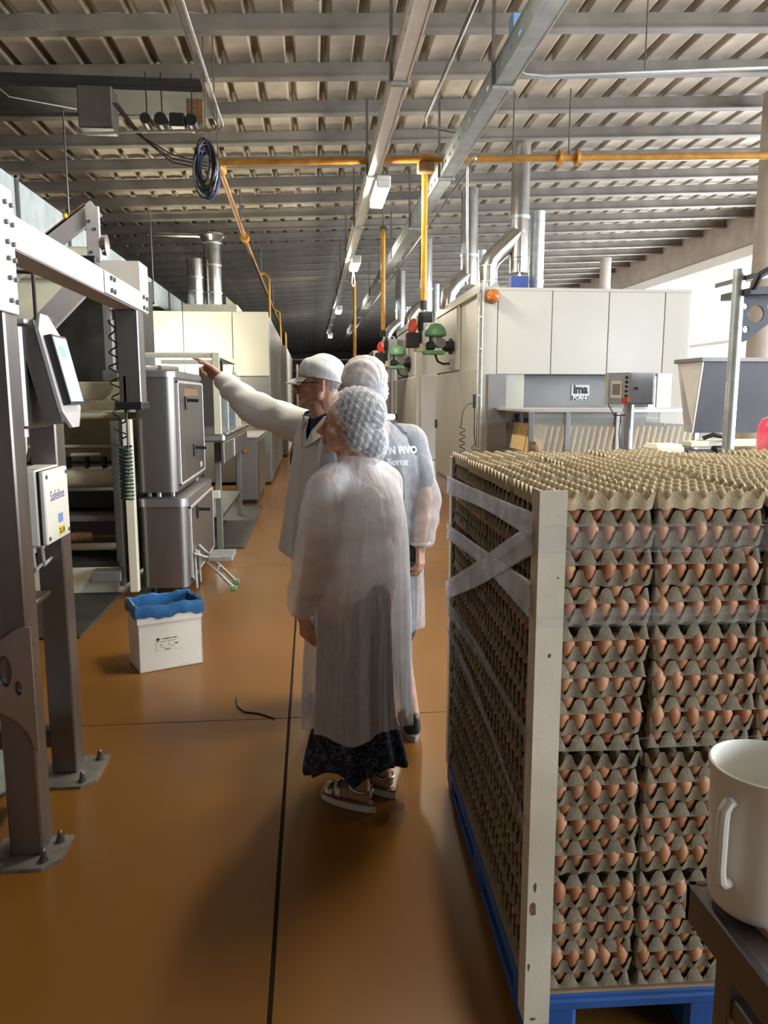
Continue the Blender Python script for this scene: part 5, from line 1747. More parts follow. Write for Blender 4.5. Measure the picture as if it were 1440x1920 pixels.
def set_co(me, a):
    me.vertices.foreach_set('co', np.ascontiguousarray(a, dtype=np.float32).ravel())
    me.update()


def displace(me, fn):
    c, n = co_of(me), no_of(me)
    set_co(me, c + n * fn(c)[:, None])


def cut(me, keep):
    """drop every face whose centre fails keep(co)"""
    bm = bmesh.new()
    bm.from_mesh(me)
    dead = [f for f in bm.faces if not keep(f.calc_center_median(), f.normal)]
    bmesh.ops.delete(bm, geom=dead, context='FACES')
    bm.to_mesh(me)
    bm.free()
    return me


def finish(name, me, mats, parent, pick=None, solid=0):
    o = bpy.data.objects.new(name, me)
    COL.objects.link(o)
    o.parent = parent
    org = world_loc(parent)
    me.transform(Matrix.Translation(-org))
    me.materials.clear()
    for m in mats:
        me.materials.append(MATS[m])
    if pick:
        n = len(me.polygons)
        cen = np.empty(n * 3)
        me.polygons.foreach_get('center', cen)
        idx = pick(cen.reshape(-1, 3) + np.array(org)).astype(np.int32)
        me.polygons.foreach_set('material_index', idx)
    me.polygons.foreach_set('use_smooth', np.ones(len(me.polygons), dtype=bool))
    if solid:
        s = o.modifiers.new('thickness', 'SOLIDIFY')
        s.thickness = solid
        s.offset = -1
    return o


class Frame:
    """local axes: x right, y forward, z up"""

    def __init__(s, org, az, pitch=0.0, roll=0.0, scale=1.0):
        f = Vector((math.cos(az), math.sin(az), 0))
        r = Vector((math.sin(az), -math.cos(az), 0))
        u = Vector((0, 0, 1))
        f2 = f * math.cos(pitch) + u * math.sin(pitch)
        u2 = u * math.cos(pitch) - f * math.sin(pitch)
        r3 = r * math.cos(roll) + u2 * math.sin(roll)
        u3 = u2 * math.cos(roll) - r * math.sin(roll)
        s.o, s.s = Vector(org), scale
        s.R = Matrix((r3, f2, u3)).transposed()

    def __call__(s, x, y, z):
        return s.o + s.R @ Vector((x, y, z)) * s.s

    def inv(s, c):
        return (c - np.array(s.o)) @ np.array(s.R) / s.s


def head_prims(mb, F, male=False, nose=1.0):
    S = F.s
    B = lambda c, r: mb.ball(F(*c), tuple(q * S for q in r), 18, 14, F.R)
    C = lambda a, b, r0, r1: cap_(mb, F(*a), F(*b), r0 * S, r1 * S, 12)
    B((0, -.015, .135), (.076, .094, .090))          # cranium
    B((0, .035, .125), (.066, .058, .062))           # forehead
    B((0, .030, .070), (.058, .062, .066))           # mid face
    B((0, .040, .032), (.040, .050, .036))           # mouth region
    jw = .056 if male else .050
    for s in (-1, 1):
        C((s * jw, .000, .050), (s * .022, .072, .008), .020, .016)   # jaw line
        C((s * .062, -.005, .10), (s * jw, .0, .045), .022, .022)
        B((s * .040, .060, .076), (.021, .020, .017))                # cheek bone
        B((s * .012, .102, .064), (.0095, .011, .009))               # nostril wing
        B((s * .078, -.012, .088), (.007, .018, .030))               # ear shell
        C((s * .080, -.026, .112), (s * .081, -.024, .072), .007, .006)
        B((s * .077, -.004, .062), (.006, .008, .010))
        C((s * .010, .090, .114), (s * .044, .076, .117), .010, .008)  # brow ridge
        B((s * .031, .074, .1085), (.016, .012, .0065))              # upper lid
        B((s * .031, .072, .0905), (.015, .011, .006))               # lower lid
    B((0, .078, .010), (.020, .018, .016))                           # chin
    C((0, .090, .108), (0, .113 * 1.0, .072), .0085, .0115)          # nose bridge
    B((0, .116 * nose, .069), (.0115, .0115, .0105))                 # nose tip
    C((-.017, .086, .0445), (0, .096, .0445), .0062, .0075)          # upper lip
    C((.017, .086, .0445), (0, .096, .0445), .0062, .0075)
    C((-.014, .086, .0345), (0, .0935, .0345), .0068, .0080)         # lower lip
    C((.014, .086, .0345), (0, .0935, .0345), .0068, .0080)


def eyes(F, parent):
    for s in (-1, 1):
        e = MB().ball(F(s * .031, .0695, .0995), .0125 * F.s, 16, 12).build('eye', 'eye_white', parent, smooth=80)
        MB().ball(F(s * .031, .0800, .0995), (.0058 * F.s, .0038 * F.s, .0058 * F.s), 12, 8, F.R).build('iris', 'ink', e, smooth=80)


def hand_prims(mb, W, D, N, side, curl, thumb=0.5, spread=0.1, s=1.0, tcurl=0.4):
    """W wrist point, D direction of the fingers, N normal of the back of the hand; curl per finger 0..1"""
    D = Vector(D).normalized()
    N = Vector(N)
    N = (N - D * N.dot(D)).normalized()
    T = D.cross(N) * side            # towards the thumb
    W = Vector(W)
    palm = .088 * s
    for k in range(4):
        t = .030 - .020 * k
        cap_(mb, W + T * t * .55 * s, W + D * palm + T * (t + .0) * s, .0125 * s, .0115 * s, 10)
    cap_(mb, W - D * .03 * s, W + D * .02 * s, .026 * s, .024 * s, 12)
    L = (.072, .082, .076, .060)
    for k in range(4):
        t = .030 - .020 * k
        p = W + D * palm + T * t * s
        a = 0.12 + curl[k] * 1.25
        d = (D + T * spread * (1.5 - k) * .35).normalized()
        ang = 0.0
        for q, (fr, r0, r1) in enumerate(((.44, .0095, .0090), (.31, .0090, .0082), (.25, .0082, .0068))):
            ang += a * (1.0 if q == 0 else 1.05 if q == 1 else .7)
            v = (d * math.cos(ang) - N * math.sin(ang))
            p2 = p + v * (L[k] * fr * s)
            cap_(mb, p, p2, r0 * s, r1 * s, 10)
            p = p2
    p = W + D * .018 * s + T * .024 * s
    d = (D * (1 - thumb * .45) + T * (.35 + thumb * .6) - N * .30).normalized()
    for q, (l, r0, r1) in enumerate(((.045, .0155, .0115), (.034, .0112, .0100), (.026, .0100, .0080))):
        p2 = p + d * (l * s)
        cap_(mb, p, p2, r0 * s, r1 * s, 10)
        p = p2
        d = (d * (1 - .25 * tcurl) - T * tcurl * .55 + D * .25 - N * tcurl * .25).normalized()


def ring_loft(mb, rows, n=56, fold=None):
    """rows: (centre x, y, z, rx, ry, rot); closed loft; fold(a, z, row) adds to the radius"""
    R = []
    for i, (x, y, z, rx, ry, rot) in enumerate(rows):
        ring = []
        for k in range(n):
            a = 2 * PI * k / n
            ex, ey = math.cos(a), math.sin(a)
            q = 1 + (fold(a, z) if fold else 0)
            px, py = rx * ex * q, ry * ey * q
            ring.append((x + px * math.cos(rot) - py * math.sin(rot), y + px * math.sin(rot) + py * math.cos(rot), z))
        R.append(ring)
    mb.loft(R)


def drape(center, arms, amp, z0, z1, specs, seed=0):
    """long hanging folds: sharp ridges, soft valleys, fading towards the shoulders"""
    cx, cy = center
    def w(c):
        th = np.arctan2(c[:, 1] - cy, c[:, 0] - cx)
        t = np.clip((z1 - c[:, 2]) / (z1 - z0), 0, 1) ** .8
        d = np.zeros(len(c))
        for (k, ph, tw, wt) in specs:
            s = np.abs(np.sin(k * th / 2 + ph + tw * c[:, 2]))
            d += wt * (.55 - s ** .75)
        m = np.ones(len(c))
        for (a, b, r) in arms:
            a_, b_ = np.array(a), np.array(b)
            ab = b_ - a_
            q = np.clip(((c - a_) @ ab) / (ab @ ab), 0, 1)
            dist = np.linalg.norm(c - (a_ + np.outer(q, ab)), axis=1)
            m *= np.clip((dist - r) / .03, 0, 1)
        return d * t * amp * m
    return w


def arm_wrinkle(a, b, amp, freq):
    a, b = np.array(a), np.array(b)
    d = (b - a)
    L = np.linalg.norm(d)
    d = d / L
    def w(c):
        t = (c - a) @ d
        p = (c - a) - np.outer(t, d)
        rad = np.linalg.norm(p, axis=1)
        m = np.clip(1 - np.abs(t - L / 2) / (L * .62), 0, 1) * np.clip((.14 - rad) / .04, 0, 1)
        return m * amp * (np.sin(freq * t + 35 * p[:, 0] + 20 * p[:, 2]) * .6 + .5 * np.sin(freq * .6 * t - 40 * p[:, 1] + 1.0))
    return w


# ------------------------------------------------------------------ woman in hair net and sheer gown
WO = Vector((.17, 2.89, 0))
w = thing('person', 'woman in white hair net and sheer gown over dark flowered skirt', 'person', WO)
az = math.atan2(.74, -.67)                    # body faces left and away
f = Vector((math.cos(az), math.sin(az), 0))
lf = Vector((-f.y, f.x, 0))                   # her left
Z = Vector((0, 0, 1))
HF = Frame((.136, 2.855, 1.390), math.atan2(.20, -1.0), pitch=.10)
mb = MB()
head_prims(mb, HF)
neck0, neck1 = HF(0, -.03, .055), WO + Vector((.015, .0, 1.31))
cap_(mb, neck0, neck1, .050, .054)
cap_(mb, HF(0, .01, .02), WO + Z * 1.31 + f * .03, .040, .045)
P = lambda fw, l, z: WO + f * fw + lf * l + Z * z
cap_(mb, P(0, -.12, 1.268), P(0, .12, 1.268), .050)
cap_(mb, P(.0, -.06, 1.15), P(.0, .06, 1.15), .088, .088)
cap_(mb, P(.01, -.05, 1.0), P(.01, .05, 1.0), .085, .085)
cap_(mb, P(0, -.07, .86), P(0, .07, .86), .095, .095)
shL, elL, wrL = P(0.0, .155, 1.275), P(.015, .205, 1.02), P(.075, .215, .80)
chain(mb, [shL, elL, wrL], [.052, .042, .027])
shR, elR, wrR = P(0.0, -.155, 1.275), P(.04, -.20, 1.03), P(.16, -.16, .84)
chain(mb, [shR, elR, wrR], [.052, .042, .027])
hand_prims(mb, wrL - Z * .005, Vector((.10, -.02, -1)), lf + f * .35, -1, (.30, .34, .38, .42), thumb=.1, s=.98)
hand_prims(mb, wrR, f + Z * -.6, -lf, 1, (.4, .4, .4, .4), s=.95)
footL, footR = Vector((.175, 2.80, .07)), Vector((.272, 2.905, .07))
chain(mb, [P(0, .085, .82), P(.02, .075, .46), footL + Z * .03], [.085, .055, .034])
chain(mb, [P(0, -.085, .82), P(.02, -.075, .46), footR + Z * .03], [.085, .055, .034])
ft = [Vector((-.80, .60, 0)).normalized(), Vector((-.70, .72, 0)).normalized()]
for fp, d in ((footL, ft[0]), (footR, ft[1])):
    cap_(mb, fp - d * .015 + Z * -.005, fp + d * .13 - Z * .022, .032, .024)
    sd = Vector((-d.y, d.x, 0))
    cap_(mb, fp + d * .06 + sd * .018 - Z * .01, fp + d * .165 + sd * .012 - Z * .026, .024, .015)
    cap_(mb, fp + d * .06 - sd * .012 - Z * .01, fp + d * .15 - sd * .022 - Z * .028, .022, .013)
me = fuse(mb, .0042, 4)
def pick(c):
    q = HF.inv(c)
    lip = (np.abs(q[:, 0]) < .024) & (q[:, 1] > .078) & (q[:, 2] > .026) & (q[:, 2] < .051)
    brow = (np.abs(np.abs(q[:, 0]) - .031) < .017) & (q[:, 1] > .068) & (np.abs(q[:, 2] - .123) < .0032)
    return np.where(lip, 1, np.where(brow, 2, 0))
finish('body', me, ('skin_a', 'lips', 'hair_dark'), w, pick)
eyes(HF, w)
# white short sleeved top
mb = MB()
cap_(mb, P(0, -.12, 1.268), P(0, .12, 1.268), .056)
cap_(mb, P(0, -.075, 1.20), P(0, .075, 1.20), .098, .098)
cap_(mb, P(0, -.07, 1.12), P(0, .07, 1.12), .110, .110)
cap_(mb, P(0, -.06, .98), P(0, .06, .98), .112, .112)
cap_(mb, P(0, -.06, .90), P(0, .06, .90), .118, .118)
cap_(mb, shL - Z * .01, shL.lerp(elL, .55), .055, .056)
cap_(mb, shR - Z * .01, shR.lerp(elR, .55), .055, .056)
finish('white_top', fuse(mb, .008, 4), ('white_top',), w)
# long dark skirt
mb = MB()
rows = []
for i in range(16):
    t = i / 15
    z = .90 - t * .735
    fl_ = .02 * t + .045 * max(0, (t - .72) / .28)
    rows.append((WO.x - .012, WO.y, z, .150 + fl_, .128 + fl_, math.atan2(lf.y, lf.x)))
def sfold(a, z):
    t = (.90 - z) / .735
    return t * (.07 * math.sin(a * 9 + 1.0) + .04 * math.sin(a * 15 + 2))
ring_loft(mb, rows, 90, sfold)
me = fuse(mb, .008, 2)
c = co_of(me)
low = np.clip((.30 - c[:, 2]) / .15, 0, 1)
c[:, 2] += low * (.020 * np.sin(c[:, 0] * 28) - .10 * np.clip((c[:, 0] - .26) * 4, -.2, .3) * 0 + .015 * np.sin(c[:, 1] * 33))
set_co(me, c)
cut(me, lambda p, n: not (p.z < .30 and n.z < -.75))
finish('skirt', me, ('skirt',), w)
# sheer gown
mb = MB()
rows = []
for (z, cx, cy, rx, ry) in ((.325, .170, 2.90, .232, .205), (.45, .170, 2.90, .228, .202), (.60, .172, 2.90, .222, .198), (.75, .176, 2.895, .216, .192),
                            (.90, .180, 2.895, .210, .182), (1.05, .184, 2.89, .200, .168), (1.15, .186, 2.89, .192, .152), (1.23, .188, 2.89, .180, .130),
                            (1.29, .186, 2.888, .155, .100), (1.335, .176, 2.880, .085, .078), (1.365, .166, 2.872, .068, .070), (1.385, .162, 2.868, .066, .068)):
    rows.append((cx, cy, z, rx, ry, math.atan2(lf.y, lf.x)))
def gfold(a, z):
    t = max(0, min(1, (1.26 - z) / .75))
    return t * (.050 * math.sin(a * 7 + .6 + z * .6) + .040 * math.sin(a * 12 + 2 - z * 1.2) + .022 * math.sin(a * 19 + z * 2))
ring_loft(mb, rows, 120, gfold)
cuL = elL.lerp(wrL, .97)
cuR = elR.lerp(wrR, .97)
chain(mb, [P(0, .06, 1.305), P(0, .115, 1.290), shL - Z * .015, shL.lerp(elL, .5), elL, elL.lerp(wrL, .55), elL.lerp(wrL, .85), cuL], [.062, .068, .075, .080, .080, .076, .068, .044], 18)
chain(mb, [P(0, -.06, 1.305), P(0, -.115, 1.29), shR - Z * .015, shR.lerp(elR, .5), elR, elR.lerp(wrR, .7), cuR], [.062, .068, .075, .078, .074, .066, .040], 18)
me = fuse(mb, .0065, 7)
displace(me, drape((.178, 2.895), [(shL, elL, .085), (elL, wrL, .085)], .030, .45, 1.27, [(7, .4, .25, .55), (12, 1.1, -.5, .35), (5, 2.0, .6, .3)]))
displace(me, arm_wrinkle(elL, wrL, .006, 70))
displace(me, arm_wrinkle(shL, elL, .004, 36))
rng = np.random.RandomState(3)
def wav(c):
    d = np.zeros(len(c))
    for k in range(7):
        v = rng.normal(size=3) * np.array((16, 16, 6))
        d += np.sin(c @ v + rng.uniform(0, 6)) * .0011
    return d
displace(me, wav)
cdir = (wrL - elL).normalized()
def keep(p, n):
    if p.z < .36 and n.z < -.6:
        return False
    if p.z > 1.375 and n.z > .5:
        return False
    if (p - cuL).dot(cdir) > .018 and (p - cuL).dot(cdir) < .09 and ((p - cuL) - cdir * (p - cuL).dot(cdir)).length < .045:
        return False
    return True
cut(me, keep)
c = co_of(me)
lowm = np.clip((.42 - c[:, 2]) / .08, 0, 1)
c[:, 2] += lowm * (.020 * np.sin(c[:, 0] * 26 + 1) + .05 * np.clip(c[:, 0] - .22, -.1, .2))
set_co(me, c)
gown = finish('sheer_gown', me, ('gown',), w)
# cuff band
dcu = cdir
mbc = MB()
mbc.tube([tuple(cuL + dcu * .012 + (lf * math.cos(a) + f * math.sin(a)) * .037) for a in [2 * PI * k / 24 for k in range(24)]], .006, 6, closed=True)
mbc.build('cuff', 'cotton', w, smooth=60)
# hair and net
hb = MB()
hb.ball(HF(0, -.025, .138), (.0815, .098, .0945), 24, 16, HF.R)
hb.ball(HF(0, -.080, .055), (.056, .052, .066), 18, 12, HF.R)
for s in (-1, 1):
    hb.ball(HF(s * .058, -.03, .085), (.032, .050, .060), 16, 12, HF.R)
me = fuse(hb, .005, 3)
displace(me, lambda c: .002 * np.sin(c[:, 0] * 160 + c[:, 2] * 60) * np.sin(c[:, 1] * 130))
finish('hair', me, ('hair_dark',), w)
hb = MB()
hb.ball(HF(0, -.022, .146), (.090, .110, .102), 28, 20, HF.R)
hb.ball(HF(0, -.082, .045), (.068, .064, .080), 22, 14, HF.R)
for s in (-1, 1):
    hb.ball(HF(s * .060, -.035, .080), (.038, .058, .070), 16, 12, HF.R)
me = fuse(hb, .005, 4)
def hn_keep(p, n):
    q = HF.R.transposed() @ (p - HF.o)
    # edge of the net runs from the forehead down in front of the ear to the nape
    edge = .148 - 1.55 * max(0, .066 - q.y) if q.y > -.03 else -.05
    return q.z > edge
cut(me, hn_keep)
rng2 = np.random.RandomState(5)
def nf(c):
    q = HF.inv(c)
    a = np.arctan2(q[:, 0], q[:, 2] - .10)
    return .0028 * np.sin(a * 22 + q[:, 1] * 60) + .0016 * np.sin(q[:, 1] * 260 + a * 5)
displace(me, nf)
finish('hair_net', me, ('hairnet',), w)
# elastic rim of the net
rim = []
for k in range(41):
    t = -1 + 2 * k / 40
    x = .078 * math.sin(t * 1.45) * (1.0 + .12 * abs(t))
    yy = .066 - .094 * abs(t) ** 1.6
    rim.append(HF(x, yy + .012 * (1 - abs(t)), .150 - 1.42 * max(0, .066 - yy)))
# platform sandals
for fp, d, lab in ((footL, ft[0], 'left'), (footR, ft[1], 'right')):
    sd = Vector((-d.y, d.x, 0))
    c0 = fp - Z * fp.z
    out = []
    for k in range(28):
        a = 2 * PI * k / 28
        u = math.cos(a) * .128
        wv_ = math.sin(a) * (.036 + .010 * (math.cos(a)))
        out.append((u, wv_))
    top = [c0 + d * (.062 + u) + sd * v for u, v in out]
    so_ = MB().loft([[p + Z * .002 for p in top], [p + Z * .028 for p in top]]).build('sandal_sole', 'sole_white', w, smooth=40)
    MB().loft([[c0 + (p - c0) * .985 + Z * .0285 for p in top], [c0 + (p - c0) * .985 + Z * .037 for p in top]]).build('insole', 'sandal_gold', so_, smooth=40)
    st = MB()
    def strap(u, half, zt, wd, lean=0.0):
        R_ = []
        for k in range(13):
            a = PI * k / 12
            ctr = c0 + d * (u + lean * math.sin(a)) + sd * (half * math.cos(a)) + Z * (.036 + zt * math.sin(a))
            R_.append([ctr - d * wd, ctr + d * wd])
        mbs = MB().loft(R_, False, False, closed=False)
        o_ = mbs.build('strap', 'sandal_gold', so_, smooth=60, recalc=False)
        s_m = o_.modifiers.new('t', 'SOLIDIFY')
        s_m.thickness = .003
        s_m.offset = 0
    strap(.135, .042, .038, .022)
    strap(.085, .044, .058, .016, .01)
    # ankle strap
    pts = [tuple(fp + (d * math.cos(a) * .044 + sd * math.sin(a) * .040) + Z * (.018 + .006 * math.cos(a))) for a in [2 * PI * k / 20 for k in range(20)]]
    MB().tube(pts, .007, 6, closed=True).build('ankle_strap', 'sandal_gold', so_, smooth=60)
    MB().box(tuple(fp + sd * .040 + d * .008 + Z * .010), tuple(fp + sd * .040 + d * .008 + Vector((.014, .014, .028))), .002).build('buckle', 'chrome', so_)
MB().tube([tuple(wrL + Vector((.055 * .10, 0, -.085)) + (lf * math.cos(a) * .012 + f * math.sin(a) * .012) + f * .012) for a in [2 * PI * k / 14 for k in range(14)]], .0018, 5, closed=True).build('ring', 'label_yellow', w, smooth=60)

# ------------------------------------------------------------------ pointing man in white cap and coat
MO = Vector((.085, 3.78, 0))
m = thing('person', 'man in white cap, glasses and white coat pointing left', 'person', MO)
az = math.atan2(-.62, -.78)
f = Vector((math.cos(az), math.sin(az), 0))
lf = Vector((-f.y, f.x, 0))
P = lambda fw, l, z: MO + f * fw + lf * l + Z * z
HF1 = Frame((.045, 3.76, 1.552), math.atan2(.12, -1.0), pitch=-.02, scale=1.04)
mb = MB()
head_prims(mb, HF1, True)
cap_(mb, HF1(0, -.03, .05), P(-.01, 0, 1.46), .060, .066)
cap_(mb, HF1(0, .01, .02), P(.03, 0, 1.46), .048, .055)
cap_(mb, P(0, -.15, 1.445), P(0, .15, 1.445), .07)
cap_(mb, P(0, -.09, 1.28), P(0, .09, 1.28), .12)
cap_(mb, P(.01, -.08, 1.10), P(.01, .08, 1.10), .115)
cap_(mb, P(0, -.08, .95), P(0, .08, .95), .115)
sR, eR, wR = P(.02, -.19, 1.445), Vector((-.30, 4.00, 1.545)), Vector((-.468, 4.12, 1.690))
chain(mb, [sR, eR, wR], [.062, .048, .031])
sL, eL, wL = P(.02, .19, 1.43), P(.05, .255, 1.14), P(.10, .24, .93)
chain(mb, [sL, eL, wL], [.060, .046, .030])
D_ = Vector((-.80, .18, .56)).normalized()
hand_prims(mb, wR, D_, Vector((.25, .80, .62)), -1, (.06, .92, 1.0, 1.0), thumb=.15, s=1.05, tcurl=.45, spread=.05)
hand_prims(mb, wL, f * .2 - Z, lf, -1, (.3, .3, .35, .4))
chain(mb, [P(-.03, .09, .90), P(-.06, .09, .48), P(-.10, .09, .10)], [.095, .068, .045])
chain(mb, [P(-.03, -.08, .90), P(-.06, -.08, .48), P(-.10, -.08, .10)], [.095, .068, .045])
me = fuse(mb, .0045, 4)
def pick1(c):
    q = HF1.inv(c)
    lip = (np.abs(q[:, 0]) < .024) & (q[:, 1] > .082) & (q[:, 2] > .028) & (q[:, 2] < .050)
    hr = (q[:, 2] > .060) & (q[:, 2] < .30) & (q[:, 1] < -.030 - (q[:, 2] < .09) * .02) & (np.abs(q[:, 1]) < .2) & (np.abs(q[:, 0]) < .12)
    hr |= (np.abs(q[:, 0]) > .06) & (q[:, 2] > .115) & (q[:, 2] < .3) & (q[:, 1] < .02) & (q[:, 1] > -.2) & (np.abs(q[:, 0]) < .12)
    ear = (np.abs(q[:, 0]) > .0755) & (np.abs(q[:, 2] - .088) < .034) & (q[:, 1] > -.032) & (q[:, 1] < .02)
    hr &= ~ear
    return np.where(lip, 1, np.where(hr, 2, 0))
finish('body', me, ('skin_b', 'lips', 'hair_grey'), m, pick1)
eyes(HF1, m)
# navy shirt
mb = MB()
cap_(mb, P(0, -.14, 1.44), P(0, .14, 1.44), .078)
cap_(mb, P(.012, -.09, 1.28), P(.012, .09, 1.28), .130)
cap_(mb, P(0, -.09, 1.02), P(0, .09, 1.02), .128)
cap_(mb, P(.02, 0, 1.47), P(.03, 0, 1.44), .074)
finish('navy_shirt', fuse(mb, .008, 3), ('navy',), m)
# trousers
for s in (-1, 1):
    pass
mb = MB()
chain(mb, [P(-.02, .09, .92), P(-.06, .09, .48), P(-.10, .09, .09)], [.118, .090, .076])
chain(mb, [P(-.02, -.08, .92), P(-.06, -.08, .48), P(-.10, -.08, .09)], [.118, .090, .076])
cap_(mb, P(0, -.08, .98), P(0, .08, .98), .125)
finish('trousers', fuse(mb, .010, 3), ('trousers',), m)
for s in (-1, 1):
    sh_ = MB()
    cap_(sh_, P(-.12, s * .09, .045), P(.04, s * .10, .035), .042, .034)
    sh_.ball(P(-.04, s * .095, .03), (.05, .05, .028), 14, 10)
    me = fuse(sh_, .007, 2)
    c = co_of(me); c[:, 2] = np.maximum(c[:, 2], .002); set_co(me, c)
    finish('shoe', me, ('black',), m)
# white coat
mb = MB()
rows = []
for (z, cx, cy, rx, ry) in ((.83, .040, 3.765, .245, .185), (.95, .05, 3.77, .232, .180), (1.10, .062, 3.775, .215, .172), (1.25, .075, 3.78, .205, .165),
                            (1.36, .082, 3.78, .20, .150), (1.43, .085, 3.78, .185, .125), (1.475, .085, 3.785, .135, .10), (1.51, .082, 3.785, .085, .085), (1.53, .078, 3.785, .080, .082)):
    rows.append((cx, cy, z, rx, ry, math.atan2(lf.y, lf.x)))
def cfold(a, z):
    t = max(0, min(1, (1.35 - z) / .5))
    return t * (.045 * math.sin(a * 6 + 1.4) + .03 * math.sin(a * 11 + .5 + z))
ring_loft(mb, rows, 100, cfold)
cw = eR.lerp(wR, .90)
chain(mb, [P(.01, -.13, 1.45), sR, sR.lerp(eR, .5), eR, eR.lerp(wR, .5), cw], [.075, .088, .088, .080, .070, .054], 20)
chain(mb, [P(.01, .13, 1.44), sL, sL.lerp(eL, .5), eL, eL.lerp(wL, .5), eL.lerp(wL, .9)], [.075, .082, .080, .076, .070, .058], 20)
me = fuse(mb, .0065, 4)
displace(me, drape((.06, 3.775), [(sL, eL, .09), (eL, wL, .09), (sR, eR, .09)], .030, .85, 1.40, [(6, .9, .3, .6), (10, .3, -.6, .4)]))
displace(me, arm_wrinkle(sR, eR, .011, 46))
displace(me, arm_wrinkle(eR, wR, .010, 62))
displace(me, arm_wrinkle(sL, eL, .011, 55))
displace(me, wav)
adir = (wR - eR).normalized()
def keep1(p, n):
    if p.z < .87 and n.z < -.6:
        return False
    if p.z > 1.50 and n.z > .55 and (p - MO).xy.length < .14:
        return False
    if (p - wR).length < .09 and (p - cw).dot(adir) > .025:
        return False
    # open front: a V at the neck
    q = p - MO
    fw, l = q.dot(f), q.dot(lf)
    if fw > .03 and p.z > 1.385 and abs(l - .005) < (p.z - 1.385) * .55:
        return False
    return True
cut(me, keep1)
c = co_of(me)
lowm = np.clip((.95 - c[:, 2]) / .1, 0, 1)
c[:, 2] += lowm * (.014 * np.sin(c[:, 0] * 24))
set_co(me, c)
finish('white_coat', me, ('cotton',), m, solid=.003)
# lapels
for s in (-1, 1):
    pts = [P(.158, s * .008, 1.355), P(.135, s * .045, 1.44), P(.085, s * .080, 1.505), P(.070, s * .105, 1.490), P(.105, s * .115, 1.43), P(.150, s * .075, 1.385)]
    mbl = MB().prism(pts, f * .006)
    mbl.build('lapel', 'cotton', m, smooth=0)
bt = MB()
for z in (1.22, 1.06):
    pass
# cap with peak
hb = MB()
hb.ball(HF1(0, -.018, .150), (.088, .108, .092), 28, 20, HF1.R)
hb.ball(HF1(0, .03, .165), (.072, .066, .062), 24, 16, HF1.R)
me = fuse(hb, .005, 3)
def cap_keep(p, n):
    q = HF1.R.transposed() @ (p - HF1.o) / HF1.s
    return q.z > .128 + .26 * (q.y if q.y < 0 else 0) + .08 * max(0, q.y)
cut(me, cap_keep)
displace(me, lambda c: .0016 * np.sin(c[:, 0] * 50 + c[:, 2] * 90))
capo = finish('cap', me, ('cap_white',), m, solid=.002)
R_ = []
for j in range(7):
    t = j / 6
    row = []
    for k in range(17):
        a = -1.15 + 2.3 * k / 16
        r0 = .080
        reach = .070 * math.cos(a * .95)
        x = (.078 + .004 * t) * math.sin(a)
        y = .030 + .062 * math.cos(a) + reach * t
        z = .138 - .030 * t - .016 * (1 - math.cos(a)) * 1.2
        row.append(HF1(x, y, z))
    R_.append(row)
pk_ = MB().loft(R_, False, False, closed=False).build('peak', 'cap_white', capo, smooth=60, recalc=False)
s_m = pk_.modifiers.new('t', 'SOLIDIFY')
s_m.thickness = .003
# glasses
gl = MB()
for s in (-1, 1):
    pts = [tuple(HF1(s * .033 + .023 * math.cos(a), .104 + .000 * math.cos(a), .099 + .018 * math.sin(a))) for a in [2 * PI * k / 20 for k in range(20)]]
    gl.tube(pts, .0026, 6, closed=True)
    gl.tube([HF1(s * .056, .102, .108), HF1(s * .078, .085, .108), HF1(s * .083, .0, .106), HF1(s * .082, -.015, .100)], .0024, 6)
gl.tube([HF1(-.011, .106, .103), HF1(.011, .106, .103)], .0022, 6)
go = gl.build('glasses', 'black', m, smooth=60)
for s in (-1, 1):
    pts = [HF1(s * .033 + .022 * math.cos(a), .104, .099 + .0172 * math.sin(a)) for a in [2 * PI * k / 20 for k in range(20)]]
    MB().prism(pts, HF1.R @ Vector((0, .001, 0))).build('lens', 'window_glass', go, smooth=0)

# ------------------------------------------------------------------ man seen from behind in hair net
BO = Vector((.285, 3.44, 0))
m = thing('person', 'man seen from behind in hair net, thin gown and grey shirt', 'person', BO)
az = math.atan2(.92, -.38)
f = Vector((math.cos(az), math.sin(az), 0))
lf = Vector((-f.y, f.x, 0))
P = lambda fw, l, z: BO + f * fw + lf * l + Z * z
HF2 = Frame((.232, 3.45, 1.525), math.atan2(.80, -.60), pitch=-.06, scale=1.05)
mb = MB()
head_prims(mb, HF2, True)
cap_(mb, HF2(0, -.03, .05), P(-.02, 0, 1.43), .058, .064)
cap_(mb, HF2(0, .01, .02), P(.02, 0, 1.43), .046, .055)
cap_(mb, P(0, -.14, 1.40), P(0, .14, 1.40), .07)
cap_(mb, P(0, -.09, 1.24), P(0, .09, 1.24), .12)
cap_(mb, P(.01, -.08, 1.08), P(.01, .08, 1.08), .118)
cap_(mb, P(0, -.08, .92), P(0, .08, .92), .118)
sR, eR, wR = P(0, -.175, 1.385), Vector((.505, 3.43, 1.13)), Vector((.478, 3.345, .945))
chain(mb, [sR, eR, wR], [.060, .046, .030])
sL, eL, wL = P(0, .175, 1.385), P(-.06, .24, 1.12), P(-.17, .06, .93)
chain(mb, [sL, eL, wL], [.060, .046, .030])
hand_prims(mb, wR, Vector((.0, -.16, -1)), Vector((.85, -.5, .0)), -1, (.16, .22, .28, .50), thumb=.35, s=1.0)
hand_prims(mb, wL, -lf - Z * .45, -f, -1, (.3, .3, .3, .3), thumb=.2)
fR, fL = Vector((.455, 3.42, .05)), Vector((.22, 3.46, .05))
chain(mb, [P(0, -.10, .86), P(.02, -.12, .47), fR + Z * .05], [.092, .060, .038])
chain(mb, [P(0, .10, .86), P(.02, .09, .47), fL + Z * .05], [.092, .060, .038])
me = fuse(mb, .0045, 4)
